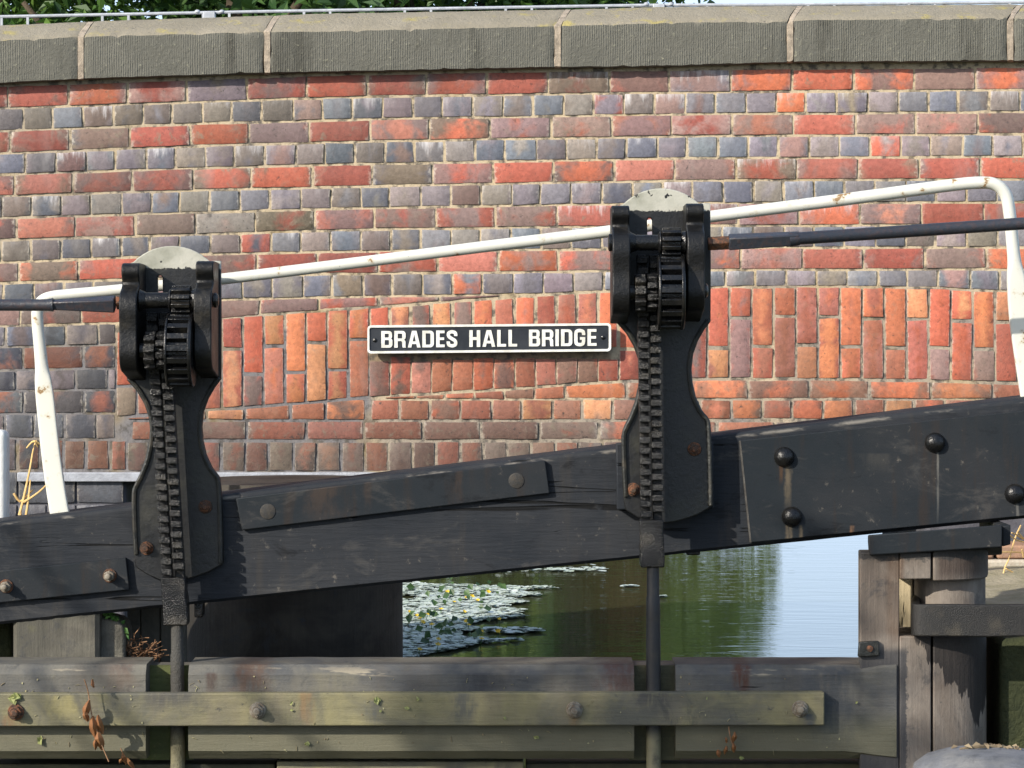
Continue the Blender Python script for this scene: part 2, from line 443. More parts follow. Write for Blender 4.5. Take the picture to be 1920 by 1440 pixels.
M = dict(
    brick=brick_mat(), mortar=mortar_mat(), stone=stone_mat(),
    beam=painted_wood('black_painted_timber', (0.017, 0.020, 0.025), (0.027, 0.029, 0.033), 0.3, rot=R(6.5), dirt=(0.04, 0.036, 0.032)),
    strip=painted_wood('black_painted_strap', (0.014, 0.018, 0.022), (0.022, 0.024, 0.027), 0.3, rot=R(6.5), rough=0.45, grain=0.12, dirt=(0.032, 0.022, 0.016), split=0.0),
    iron=iron_mat('black_iron'), grease=iron_mat('greased_iron', (0.006, 0.0057, 0.0055), 0.20, 0.007, 0, 0.5, 190),
    rust=iron_mat('rusty_iron', (0.05, 0.028, 0.018), 0.75, 0.003, 0.9, 0.5),
    bolt=simple('weathered_bolt', (0.23, 0.21, 0.17), (0.12, 0.09, 0.06), 60, 0.6),
    white=white_mat(),
    rail=gate_wood('rail_timber', (0.068, 0.070, 0.072), (0.130, 0.122, 0.102), (0.076, 0.066, 0.055), 0.12, low=0.115),
    board=gate_wood('algae_board', (0.20, 0.18, 0.095), (0.095, 0.092, 0.074), (0.15, 0.128, 0.088), 0.35),
    low=gate_wood('wet_board', (0.05, 0.05, 0.032), (0.085, 0.08, 0.045), (0.03, 0.03, 0.022), 0.5),
    moss=gate_wood('mossy_board', (0.10, 0.115, 0.035), (0.06, 0.07, 0.025), (0.03, 0.03, 0.02), 0.7),
    heel=gate_wood('heel_timber', (0.20, 0.172, 0.145), (0.12, 0.098, 0.08), (0.085, 0.062, 0.05), 0.05, 'z'),
    grey_timber=gate_wood('grey_timber', (0.13, 0.12, 0.095), (0.07, 0.066, 0.053), (0.045, 0.04, 0.034), 0.2, 'z'),
    tar=gate_wood('tarred_timber', (0.020, 0.017, 0.013), (0.05, 0.043, 0.034), (0.010, 0.009, 0.008), 0.0, 'z'),
    sign_black=simple('sign_black', (0.014, 0.016, 0.021), (0.034, 0.037, 0.043), 9, 0.35, 0),
    sign_white=simple('sign_white', (0.76, 0.76, 0.72), (0.54, 0.53, 0.47), 24, 0.4, 0),
    flange=simple('flange_paint', (0.36, 0.38, 0.42), (0.25, 0.26, 0.29), 26, 0.6, 0.003),
    soffit=simple('soffit_steel', (0.05, 0.05, 0.05), (0.03, 0.028, 0.025), 10, 0.8),
    joint=simple('pink_mortar', (0.42, 0.35, 0.27), (0.22, 0.185, 0.145), 40, 0.9, 0.005, 0.2),
    galv=simple('galvanised_steel', (0.42, 0.44, 0.47), (0.30, 0.32, 0.35), 30, 0.5, 0.0006),
    bank=simple('earth_bank', (0.30, 0.27, 0.20), (0.20, 0.185, 0.12), 8, 0.95, 0.01, 0.1),
    ground=simple('ground_earth', (0.10, 0.085, 0.055), (0.06, 0.07, 0.03), 1.5, 0.95, 0.01, 0.1),
    grass=simple('bank_grass', (0.15, 0.21, 0.05), (0.22, 0.24, 0.08), 3, 0.95, 0.01, 0.1),
    kerb=simple('pale_kerb', (0.45, 0.42, 0.35), (0.32, 0.26, 0.20), 14, 0.9, 0.004, 0.2),
    kerbbrick=simple('kerb_brick', (0.34, 0.20, 0.13), (0.26, 0.17, 0.12), 14, 0.9, 0.004, 0.2),
    mossstone=simple('mossy_stone', (0.022, 0.027, 0.014), (0.045, 0.05, 0.022), 12, 0.9, 0.012, 0.2),
    bollard=gate_wood('worn_bollard', (0.16, 0.165, 0.18), (0.10, 0.105, 0.115), (0.21, 0.205, 0.195), 0.1),
    straw=simple('dry_straw', (0.72, 0.50, 0.22), (0.55, 0.36, 0.14), 30, 0.8, 0, 0.2),
    fern=simple('dry_fern', (0.36, 0.21, 0.12), (0.22, 0.12, 0.065), 30, 0.9, 0, 0.2),
    deadleaf=leaf_mat('dead_leaf', (0.30, 0.14, 0.05), (0.20, 0.08, 0.035), 0.2, 0.7),
    scrap=leaf_mat('weed_scrap', (0.32, 0.33, 0.13), (0.20, 0.23, 0.08), 0.2, 0.7),
    ivy=leaf_mat('fresh_leaf', (0.07, 0.19, 0.04), (0.12, 0.24, 0.06), 0.3),
    bark=simple('bark', (0.085, 0.065, 0.045), (0.05, 0.04, 0.03), 14, 0.9, 0.015, 0.2),
    leafA=leaf_mat('leaf_mid', (0.045, 0.11, 0.022), (0.13, 0.23, 0.045)),
    leafB=leaf_mat('leaf_dark', (0.025, 0.065, 0.02), (0.07, 0.14, 0.035)),
    leafC=leaf_mat('leaf_light', (0.36, 0.46, 0.08), (0.46, 0.52, 0.14)),
    leafD=leaf_mat('leaf_russet', (0.30, 0.13, 0.045), (0.34, 0.20, 0.06)),
    pad=leaf_mat('floating_pad', (0.38, 0.45, 0.38), (0.54, 0.59, 0.56), 0.0, 0.30),  # sky glare on the leaves is put into this pale base colour
    water=water_mat(),
    petal=simple('yellow_petal', (0.75, 0.52, 0.02), (0.65, 0.42, 0.02), 60, 0.6, 0),
)

M['cheek'] = iron_mat('black_casting', (0.0065, 0.0066, 0.007), 0.42, 0.003); M['cheek'].node_tree.nodes['Principled BSDF'].inputs['Specular IOR Level'].default_value = 0.3
M['lip'] = iron_mat('mossy_iron_edge', (0.016, 0.017, 0.015), 0.45, 0.004, 0, 0.8)
def vattr(me, name, data, typ='FLOAT_COLOR'):
    a = me.attributes.new(name, typ, 'POINT')
    if typ == 'FLOAT_COLOR':
        a.data.foreach_set('color', [c for p in data for c in (p[0], p[1], p[2], 1.0)])
    else:
        a.data.foreach_set('vector', [c for p in data for c in p[:3]])

def streaks(src, name, org, Y, items):
    """rust and lime runs with a shape of their own: (px x, y0, y1, half width, colour, amount)"""
    m = src.copy(); m.name = name; nt = m.node_tree; b = nt.nodes['Principled BSDF']
    c = b.inputs['Base Color'].links[0].from_socket
    g = nd(nt, 'ShaderNodeTexCoord'); s = nd(nt, 'ShaderNodeSeparateXYZ'); L(nt, g.outputs['Object'], s.inputs[0])
    n = noi(nt, coords(nt), 18, 4, 0.7); n2 = noi(nt, coords(nt, (1, 1, .25)), 60, 3, 0.6)
    for x, y0, y1, hw, colr, amt in items:
        X = P(x, 0, Y).x - org.x; z0 = P(0, y0, Y).z - org.z; z1 = P(0, y1, Y).z - org.z; w = hw * Y / F
        d = mth(nt, 'ABSOLUTE', mth(nt, 'SUBTRACT', mth(nt, 'ADD', s.outputs[0], mth(nt, 'MULTIPLY', mth(nt, 'SUBTRACT', n, .5), w * 1.6)), X))
        a = rampf(nt, d, w, w * .25)
        v1 = rampf(nt, s.outputs[2], z0 + .004, z0 - .004); v2 = rampf(nt, s.outputs[2], z1 - .02, z0 - (z0 - z1) * .35)
        a = mth(nt, 'MULTIPLY', mth(nt, 'MULTIPLY', a, v1), mth(nt, 'MULTIPLY', v2, mth(nt, 'MULTIPLY', rampf(nt, n2, .2, .6), amt)))
        c = mixc(nt, a, c, colr)
    L(nt, c, b.inputs['Base Color'])
    return m

# ------------------------------------------------------------------ brick bridge
YW = 11.0
BR = thing('brick_bridge', P(960, 903, YW), 'brick canal bridge with dark stone coping across the back of the picture', 'bridge')

CB = [(-300, 176), (0, 157.5), (157, 149.5), (500, 139), (1050, 128), (1220, 126.5), (1480, 118.5), (1920, 116), (2300, 118)]
J = {}
J[1] = [(0, 203.5), (365, 191), (690, 181), (1290, 173), (1913, 168)]
J[3] = [(0, 288), (365, 273.5), (690, 265), (1290, 255), (1913, 251.5)]
J[5] = [(0, 367.5), (365, 357), (690, 349), (1290, 338), (1913, 336)]
J[7] = [(0, 450), (365, 440), (690, 430), (1290, 423), (1913, 422)]
def avg(a, b): return [(x, (y + lin(b, x)) / 2) for x, y in a]
J[0] = [(x, y - 43) for x, y in J[1]]
J[2] = avg(J[1], J[3]); J[4] = avg(J[3], J[5]); J[6] = avg(J[5], J[7])
J[8] = [(0, 492.5), (400, 476), (690, 471), (960, 469), (1400, 464), (1913, 464)]
J[9] = [(0, 531), (480, 516), (690, 513), (1000, 510), (1400, 505.5), (1913, 505)]
J[10] = [(0, 572), (480, 560), (690, 556), (1000, 551), (1400, 546), (1913, 546)]
J[11] = [(0, 612), (230, 605), (1000, 596), (1913, 588)]
J[12] = [(0, 651), (230, 646)]; J[13] = [(0, 695), (230, 690)]; J[14] = [(0, 733), (230, 730)]
J[15] = [(0, 776), (230, 775)]; J[16] = [(0, 821), (230, 824)]; J[17] = [(0, 883), (230, 883)]
J[18] = [(0, 945), (230, 945)]; J[19] = [(0, 985), (230, 985)]; J[20] = [(0, 1025), (230, 1025)]
EX = [(-300, 700), (215, 620), (415, 595), (600, 582), (750, 571), (955, 556), (1105, 546), (1350, 537), (1530, 536), (1755, 539), (1887, 545), (2000, 553), (2300, 585)]
IN = [(215, 783), (415, 767), (600, 754), (690, 746), (780, 740), (955, 731), (1105, 718), (1310, 711), (1530, 711), (1755, 714), (1920, 719), (2300, 735)]

RED = [(0.40, 0.095, 0.055), (0.33, 0.085, 0.055), (0.46, 0.125, 0.06), (0.30, 0.085, 0.06), (0.38, 0.14, 0.095), (0.34, 0.12, 0.085)]
PUR = [(0.22, 0.125, 0.115), (0.20, 0.125, 0.12), (0.25, 0.15, 0.13), (0.17, 0.115, 0.10), (0.23, 0.155, 0.13), (0.19, 0.14, 0.10)]
BLU = [(0.150, 0.155, 0.180), (0.185, 0.170, 0.190), (0.12, 0.128, 0.155), (0.20, 0.165, 0.175), (0.225, 0.19, 0.175), (0.175, 0.16, 0.175), (0.20, 0.165, 0.14)]
ORG_ = [(0.44, 0.125, 0.055), (0.48, 0.16, 0.065), (0.40, 0.10, 0.05), (0.36, 0.115, 0.065), (0.46, 0.20, 0.09)]
OLD = [(0.25, 0.085, 0.05), (0.21, 0.085, 0.055), (0.28, 0.10, 0.055), (0.17, 0.09, 0.065), (0.24, 0.12, 0.08)]
DKB = [(0.075, 0.078, 0.092), (0.10, 0.09, 0.10), (0.06, 0.065, 0.08), (0.12, 0.095, 0.095)]

bricks = []      # (corners tl,tr,br,bl px, palette key)
def jv(c, a=0.24):
    g = (c[0] + c[1] + c[2]) / 3; c = tuple(k * .95 + g * .05 for k in c)
    q = .86 + rnd.uniform(-a, a)
    return tuple(max(0.01, k * q * (1 + rnd.uniform(-.05, .05))) for k in c)

def row_joints(x0, x1, p0, p1, phase, jit=1.6):
    xs = []; x = phase
    while x > x0: x -= p0
    while x < x1 + 140:
        xs.append(x + rnd.uniform(-jit, jit))
        t = min(max(x / 1920, 0), 1)
        x += p0 + (p1 - p0) * t
    return xs

def add_row(r, xs, top, bot, key, clip=None, xmin=-296, xmax=2250, gap=2.55):
    for a, b in zip(xs, xs[1:]):
        a2, b2 = max(a, xmin), min(b, xmax)
        if b2 - a2 < 14: continue
        l, rr = a2 + gap + rnd.uniform(-.8, .7), b2 - gap + rnd.uniform(-.7, .8)
        tl, tr = lin(top, l) + gap, lin(top, rr) + gap
        bl, br = lin(bot, l) - gap, lin(bot, rr) - gap
        if clip:
            bl = min(bl, lin(clip, l) - 1.5); br = min(br, lin(clip, rr) - 1.5)
            if bl - tl < 2.5 and br - tr < 2.5: continue
            bl = max(bl, tl + 1.5); br = max(br, tr + 1.5)
        j = lambda: rnd.uniform(-0.9, 0.9)
        bricks.append(([(l + j(), tl + j()), (rr + j(), tr + j()), (rr + j(), br + j()), (l + j(), bl + j())], key))

stp = {1: 16, 3: 20, 5: 25, 7: 30, 9: 35, 11: 38}
hdp = {2: 44, 4: 49, 6: 3, 8: 3, 10: 7}
for r in range(1, 12):
    if r in stp: xs = row_joints(-300, 2250, 111.5, 115.5, stp[r]); key = 'str'
    else: xs = row_joints(-300, 2250, 55.7, 57.6, hdp[r]); key = 'hdr'
    add_row(r, xs, J[r-1], J[r], key, EX if r >= 9 else None)
for r, ph in ((12, 10), (13, 44), (14, 27), (15, 44), (16, 8)):
    xs = row_joints(-300, 300, 111.5 if r % 2 else 55.7, 112, ph)
    add_row(r, xs, J[r-1], J[r], 'lstr' if r % 2 else 'lhdr', None, xmax=217)
add_row(17, row_joints(-300, 30, 44, 44, 31), J[16], J[17], 'lhdr', None, xmax=31)
add_row(17, row_joints(31, 240, 43.5, 44, 31), J[16], J[17], 'lrow', None, xmin=31, xmax=237, gap=4)
add_row(18, row_joints(-300, 300, 111, 111, 31), J[17], J[18], 'blue', None, xmax=232)
add_row(19, row_joints(-300, 300, 56, 56, 31), J[18], J[19], 'blue', None, xmax=236)
add_row(20, row_joints(-300, 300, 111, 111, 60), J[19], J[20], 'blue', None, xmax=236)
# arch ring: upright bricks
def quadbrick(l, r, t0, t1, b1, b0, key):
    j = lambda: rnd.uniform(-1.0, 1.0)
    bricks.append(([(l + j(), t0 + j()), (r + j(), t1 + j()), (r + j(), b1 + j()), (l + j(), b0 + j())], key))
x = 217.0; k = 0
while x < 2250:
    cen = 690 <= x < 1148
    p = 39.6 if x < 690 else (39.0 if cen else 41.5)
    if x < 690 and x + p > 700: p = 690 - x
    l, r = x + 2.6, x + p - 2.6
    e0, e1 = lin(EX, l) + 3.5, lin(EX, r) + 3.5
    b0, b1 = lin(IN, l) - 3.5, lin(IN, r) - 3.5
    fan = (x - 1450) * 0.004
    if cen:
        m = 650 + rnd.uniform(-3, 3)
        quadbrick(l + .5, r - 1.2, e0 + 1, e1 + 1, m, m, 'ring')
        m = 675 + rnd.uniform(-6, 3)
        quadbrick(l - 1.2, r + 1.2, m, m, b1, b0, 'ringc')
    else:
        m = (e0 + (b0 - e0) * (0.33 if k % 2 else 0.655)) + rnd.uniform(-2.5, 2.5)
        quadbrick(l, r, e0, e1, m - 3.4, m - 3.4, 'ring')
        quadbrick(l, r, m + 3.4, m + 3.4, b1, b0, 'ring')
    x += p; k += 1
A_b = [(0, 788), (690, 789)]; flat = lambda y: [(0, y), (1920, y)]
add_row(0, row_joints(237, 690, 75, 75, 237, 9), IN, A_b, 'old', None, xmin=237, xmax=694, gap=3)
add_row(0, row_joints(694, 1180, 56, 56, 722), IN, flat(749), 'old', None, xmin=720, xmax=1060, gap=2)
add_row(0, row_joints(1050, 2250, 113, 115, 1058), IN, flat(749), 'ringb', None, xmin=1056, xmax=2250, gap=3)
add_row(0, row_joints(694, 2250, 56, 57.5, 694), flat(748), flat(788.5), 'old', None, xmin=694, xmax=1200, gap=2.8)
add_row(0, row_joints(1200, 2250, 56, 57.5, 1200), flat(748), flat(787), 'ringb', None, xmin=1200, gap=3)
add_row(0, row_joints(237, 2250, 108, 112, 237 + 10), flat(788.5), flat(826), 'oldw', None, xmin=237, gap=3)
add_row(0, row_joints(237, 2250, 44.5, 45, 237), flat(827), flat(885), 'oldw', None, xmin=237, gap=3)

PW = YW / F
def wall_bricks():
    V = []; Fc = []; cA = []; cB = []; lc = []; ex = []
    for corners, key in bricks:
        tl, tr, br, bl = corners
        w = (tr[0] - tl[0] + br[0] - bl[0]) / 2; h = (bl[1] - tl[1] + br[1] - tr[1]) / 2
        cx = (tl[0] + br[0]) / 2; cy = (tl[1] + br[1]) / 2
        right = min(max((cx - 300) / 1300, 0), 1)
        bias = rnd.uniform(0.25, 0.75); wht = 0.0; film = rnd.uniform(0.0, 0.4); pit = rnd.uniform(0.35, 0.8)
        if key == 'str':
            if rnd.random() < 0.66: a, b = rnd.choice(RED), rnd.choice(PUR)
            elif rnd.random() < 0.75: a, b = rnd.choice(PUR), rnd.choice(RED); bias = rnd.uniform(0.3, 0.6)
            else: a, b = rnd.choice(PUR), rnd.choice(BLU)
            if rnd.random() < 0.25: film = 0.9
            if right > 0.6 and rnd.random() < 0.14: wht = 0.6
        elif key == 'hdr':
            a, b = rnd.choice(BLU), rnd.choice(BLU)
            if rnd.random() < 0.12: a = rnd.choice(PUR)
            if rnd.random() < 0.08: b = rnd.choice(RED)
            wht = rnd.uniform(0.0, 0.18) if rnd.random() < 0.85 - .12 * right else rnd.uniform(.3, .75)
            pit *= 0.6; film *= 0.5
        elif key == 'lstr':
            a, b = rnd.choice(OLD), rnd.choice(DKB); film *= 0.6
        elif key == 'lhdr':
            a, b = rnd.choice(DKB), rnd.choice(BLU); film *= 0.4
        elif key == 'blue':
            a, b = (0.10, 0.115, 0.15), (0.085, 0.09, 0.115); film = 0.1; wht = 0.3; pit = 0.3
        elif key == 'lrow':
            a, b = (rnd.choice(DKB) if cx < 118 else (0.20, 0.085, 0.04)), rnd.choice(OLD); film = 0.7
        elif key == 'ring':
            a, b = rnd.choice(ORG_), rnd.choice(RED)
            if rnd.random() < 0.12: a = rnd.choice(PUR)
            pit = rnd.uniform(0.4, 0.9); film = rnd.uniform(0, 0.5)
        elif key == 'ringc':
            a, b = rnd.choice(OLD), rnd.choice(RED); pit = 0.8
            if rnd.random() < 0.25: a = (0.16, 0.09, 0.07)
        elif key == 'ringb':
            a, b = rnd.choice(ORG_), rnd.choice(OLD); pit = 0.8; film = 0.6
        elif key == 'old':
            a, b = rnd.choice(OLD), rnd.choice(ORG_); pit = 0.95
        else:
            a, b = rnd.choice(OLD), (0.15, 0.11, 0.085); film = 0.9; pit = 0.9
        a, b = jv(a), jv(b); tone = .96 + .34 * right; a = tuple(k * tone for k in a); b = tuple(k * tone for k in b)  # uneven sunlight painted into the bricks: brighter towards the right
        nx = max(4, int(w / 12) + 1); nzr = max(4, int(h / 11) + 1)
        base = len(V); d0 = rnd.uniform(-0.0015, 0.0012); tx = rnd.uniform(-.0016, .0016); tz = rnd.uniform(-.0014, .0014)
        sd = rnd.uniform(0, 1000)
        for jz in range(nzr + 1):
            t = jz / nzr
            if jz == 1: t = min(1.4 / h, .2)
            elif jz == nzr - 1: t = 1 - min(1.4 / h, .2)
            for i in range(nx + 1):
                s = i / nx
                if i == 1: s = min(1.5 / w, .2)
                elif i == nx - 1: s = 1 - min(1.5 / w, .2)
                X = (tl[0]*(1-s) + tr[0]*s)*(1-t) + (bl[0]*(1-s) + br[0]*s)*t
                Yp = (tl[1]*(1-t) + bl[1]*t)*(1-s) + (tr[1]*(1-t) + br[1]*t)*s
                edge = (i in (0, nx)) or (jz in (0, nzr)); corner = (i in (0, nx)) and (jz in (0, nzr))
                if edge:
                    X += 1.2 * nz(X * .12 + sd, Yp * .12, 0); Yp += 1.2 * nz(X * .12, Yp * .12 + sd, 5)
                    if corner:
                        X += (0.3 if i == 0 else -0.3); Yp += (0.3 if jz == 0 else -0.3)
                dep = d0 + tx * (s - .5) * 2 + tz * (t - .5) * 2 + 0.0016 * nz(X * .05, Yp * .05, sd)
                if edge: dep += 0.0011 + (0.001 if corner else 0)
                p = P(X, Yp, YW)
                V.append((p.x, YW + dep, p.z))
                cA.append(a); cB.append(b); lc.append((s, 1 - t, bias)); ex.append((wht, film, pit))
        W = nx + 1
        for jz in range(nzr):
            for i in range(nx):
                q = base + jz * W + i
                Fc.append((q + W, q + W + 1, q + 1, q))
        ring = [i for i in range(W)] + [jz * W + nx for jz in range(1, nzr + 1)] + [nzr * W + i for i in range(nx - 1, -1, -1)] + [jz * W for jz in range(nzr - 1, 0, -1)]
        rb = len(V)
        for q in ring:
            v0 = V[base + q]
            V.append((v0[0], YW + 0.03, v0[2])); cA.append(a); cB.append(b); lc.append(lc[base + q]); ex.append(ex[base + q])
        n = len(ring)
        for i in range(n):
            k2 = (i + 1) % n
            Fc.append((base + ring[i], base + ring[k2], rb + k2, rb + i))
    me = bpy.data.meshes.new('wall_bricks'); me.from_pydata(V, [], Fc)
    vattr(me, 'colA', cA); vattr(me, 'colB', cB); vattr(me, 'loc', lc, 'FLOAT_VECTOR'); vattr(me, 'ext', ex, 'FLOAT_VECTOR')
    me.polygons.foreach_set('use_smooth', [True] * len(me.polygons)); me.set_sharp_from_angle(angle=R(50))
    return me
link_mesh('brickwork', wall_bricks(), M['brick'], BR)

def mortar_mesh():
    V = []; Fc = []; cA = []
    x0, x1, y0, y1, st = -300, 2260, 100, 903, 7.0
    nx = int((x1 - x0) / st); ny = int((y1 - y0) / st)
    for j in range(ny + 1):
        for i in range(nx + 1):
            X = x0 + i * st; Yp = y0 + (y1 - y0) * j / ny
            p = P(X, Yp, YW)
            dep = 0.0042 + 0.0022 * nz(X * .07, Yp * .07, 3) + 0.0018 * nz(X * .2, Yp * .2, 9)
            V.append((p.x, YW + dep, p.z))
            e, n_ = lin(EX, X), lin(IN, X)
            g = nz(X * .012, Yp * .012, 1)
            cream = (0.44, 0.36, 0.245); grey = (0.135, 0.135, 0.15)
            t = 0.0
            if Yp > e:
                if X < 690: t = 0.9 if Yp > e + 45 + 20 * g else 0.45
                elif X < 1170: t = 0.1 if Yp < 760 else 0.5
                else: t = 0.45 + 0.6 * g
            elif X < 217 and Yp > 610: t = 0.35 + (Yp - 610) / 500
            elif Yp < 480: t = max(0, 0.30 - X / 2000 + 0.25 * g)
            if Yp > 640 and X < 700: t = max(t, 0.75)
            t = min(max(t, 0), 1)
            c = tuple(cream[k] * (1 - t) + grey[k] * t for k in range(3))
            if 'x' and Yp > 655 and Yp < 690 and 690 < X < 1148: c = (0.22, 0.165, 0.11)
            cA.append(c)
    for j in range(ny):
        for i in range(nx):
            q = j * (nx + 1) + i
            Fc.append((q + nx + 1, q + nx + 2, q + 1, q))
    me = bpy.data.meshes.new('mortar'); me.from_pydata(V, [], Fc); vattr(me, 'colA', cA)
    me.polygons.foreach_set('use_smooth', [True] * len(me.polygons))
    return me
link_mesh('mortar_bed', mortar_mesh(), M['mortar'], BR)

# abutment mortar + body
mb = MB()
zs = P(0, 903, YW).z
xl, xr = P(-300, 0, YW).x, P(2260, 0, YW).x
xa = P(246, 0, YW).x
mb.box(xl, xa - 0.02, YW + 0.008, 12.3, -1.0, zs - 0.002)
AM = simple('abutment_brick', (0.10, 0.10, 0.115), (0.06, 0.06, 0.07), 14, 0.85, 0.004, 0.3)
mb.build('abutment', AM, BR, bev=0.02)
mb = MB(); mb.box(P(1735, 0, YW).x, xr, YW + 0.008, 12.3, -1.0, zs - 0.002); mb.build('abutment', AM, BR, bev=0.02)
mb = MB(); mb.box(xl, xr, YW + 0.022, 12.3, zs + 0.002, 1.95); mb.build('deck', M['soffit'], BR)
mb = MB(); mb.box(P(32, 0, 10.98).x, xr, 10.978, 11.2, P(0, 903, 10.98).z, P(0, 886, 10.98).z); mb.build('steel_flange', M['flange'], BR, bev=0.003)
mb = MB(); mb.box(xl, xr, 12.1, 12.32, 1.951, 2.25); mb.build('rear_parapet', M['soffit'], BR)

# coping
FT = [(-300, 88), (0, 73), (157, 65.6), (500, 56.5), (600, 56), (1040, 45.6), (1300, 38.5), (1475, 37.5), (1500, 34.5), (1890, 31), (2300, 33)]
BT = [(-300, 62), (0, 47), (157, 40), (500, 29), (600, 25.5), (1050, 18), (1220, 13), (1480, 11), (1920, 8), (2300, 10)]
YC = 10.945
def coping(a, b, name, material, proud=0.0, seed=0.0, amp=1.0):
    V = []; Fc = []; n = max(3, int((b - a) / 9)) if amp > 0 else 3
    if b - a < 30: n = 6
    prof = ['bb', 'bf0', 'bf', 'f1', 'f2', 'f3', 'ft', 'ft2', 'm1', 'm2', 'rg', 'bk', 'bk2']
    for i in range(n + 1):
        s = i / n; x = a + (b - a) * s
        endd = min(i, n - i)
        inset = 0.007 if endd == 0 else 0.0
        cb, ft, bt = lin(CB, x), lin(FT, x), lin(BT, x)
        ch = lambda k, q=1.0: q * amp * (nz(x * .05 + seed, k * 3.1, seed) + 0.6 * nz(x * .17, k * 2.7, seed + 4))
        chip = max(0, ch(1) - 0.35) * 9; chip2 = max(0, ch(7) - 0.4) * 7
        pts = [
            (x, cb + 1, YC + 0.16), (x, cb + 0.8 * ch(2, 1.2), YC + 0.03), (x, cb - 3 + ch(3, 1.4) - chip2, YC + 0.002 + ch(4, .002) + chip2 * .001),
            (x, cb - 0.30 * (cb - ft), YC + ch(5, .003)), (x, cb - 0.55 * (cb - ft), YC + ch(6, .003)), (x, cb - 0.8 * (cb - ft), YC + ch(8, .003)),
            (x, ft + 3.5 + ch(9, 1.2) + chip, YC + 0.001 + ch(10, .002)), (x + 2, ft - 1 + ch(11, .8) + chip * .4, YC + 0.012 + chip * 0.003),
            (x + 7, ft - 0.35 * (ft - bt) + ch(12, .8), YC + 0.07), (x + 13, ft - 0.7 * (ft - bt) + ch(13, .8), YC + 0.13), (x + 19, bt + ch(14, .7), YC + 0.19), (x + 20, bt + 1.5, YC + 0.26), (x + 20, cb + 1, YC + 0.42)]
        for k, (X, Yp, Y) in enumerate(pts):
            if i == 0: X += 1.5 + 4.5 * nz(k * .9, seed, 7)
            if i == n: X -= 1.5 + 4.5 * nz(k * .9, seed, 11)
            p = P(X, Yp, Y)
            V.append((p.x, Y + (inset if k < 11 else 0) - proud, p.z))
    m = len(prof)
    for i in range(n):
        for k in range(m):
            k2 = (k + 1) % m
            Fc.append((i*m + k, (i+1)*m + k, (i+1)*m + k2, i*m + k2))
    Fc.append(tuple(range(m))); Fc.append(tuple(n*m + k for k in range(m - 1, -1, -1)))
    mbx = MB(); mbx.v = V; mbx.f = Fc
    return mbx.build(name, material, BR)
cj = [-320, -190, 151, 501, 1046, 1482, 1895, 2270]
for i, (a, b) in enumerate(zip(cj, cj[1:])):
    coping(a + 4.5, b - 4.5, 'coping_stone', M['stone'], 0, i * 17.3)
    if i: coping(a - 8, a + 8, 'mortar_joint', M['joint'], -0.0035, i * 5.1, 1.6)

# railing on the far side of the bridge
RL = [(-300, 42), (0, 31.5), (480, 22), (960, 14), (1240, 9.5), (1440, 9), (1920, 4.2), (2300, 1)]
YR = 12.2
rail = thing('bridge_railing', P(960, 40, YR), 'thin grey metal railing along the far edge of the bridge, above the coping', 'railing')
mb = MB(); pts = [P(x, lin(RL, x), YR) for x in range(-300, 2301, 100)]
mb.sweep(pts, 0.0068, 8); mb.build('handrail', M['galv'], rail)
for x in (-449 + 53, 393, 1235, 2077):
    if x < -300: continue
    y = lin(RL, x); q = P(x, y, YR)
    mb = MB(); mb.box(q.x - 0.024, q.x + 0.024, YR - 0.02, YR + 0.02, 2.2, q.z + 0.004); p = mb.build('post', M['galv'], rail, bev=0.003)
    for s in (-1, 1):
        mb = MB(); mb.lathe((q.x + s * 0.05, YR, q.z), (0, 0, 1), [(0.012, 0), (0.012, 0.006), (0.007, 0.011), (0, 0.013)], 10); mb.build('bolt_cap', M['galv'], p)
for x in [3 + 189 * k for k in range(-1, 12)] + [52 + 189 * k for k in range(-1, 12)]:
    q = P(x, lin(RL, x), YR)
    mb = MB(); mb.box(q.x - 0.005, q.x + 0.005, YR - 0.005, YR + 0.005, 2.2, q.z - 0.004); mb.build('baluster', M['galv'], rail)

# ------------------------------------------------------------------ name sign
def rr(x0, y0, x1, y1, rbl=0, rbr=0, rtr=0, rtl=0, n=5):
    o = []
    for cx, cy, r, a0 in ((x0 + rbl, y0 + rbl, rbl, 180), (x1 - rbr, y0 + rbr, rbr, 270), (x1 - rtr, y1 - rtr, rtr, 0), (x0 + rtl, y1 - rtl, rtl, 90)):
        if r <= 0: o.append((cx, cy))
        else:
            for i in range(n + 1):
                a = R(a0 + 90 * i / n); o.append((cx + r * math.cos(a), cy + r * math.sin(a)))
    return o
def ribbon(path, hw, k=6):
    c = crom([(x, y, 0) for x, y in path], k); A = []; B = []
    for i, p in enumerate(c):
        t = (c[min(i+1, len(c)-1)] - c[max(i-1, 0)]).normalized(); n = Vector((-t.y, t.x, 0))
        A.append((p.x + n.x * hw, p.y + n.y * hw)); B.append((p.x - n.x * hw, p.y - n.y * hw))
    return A + B[::-1]
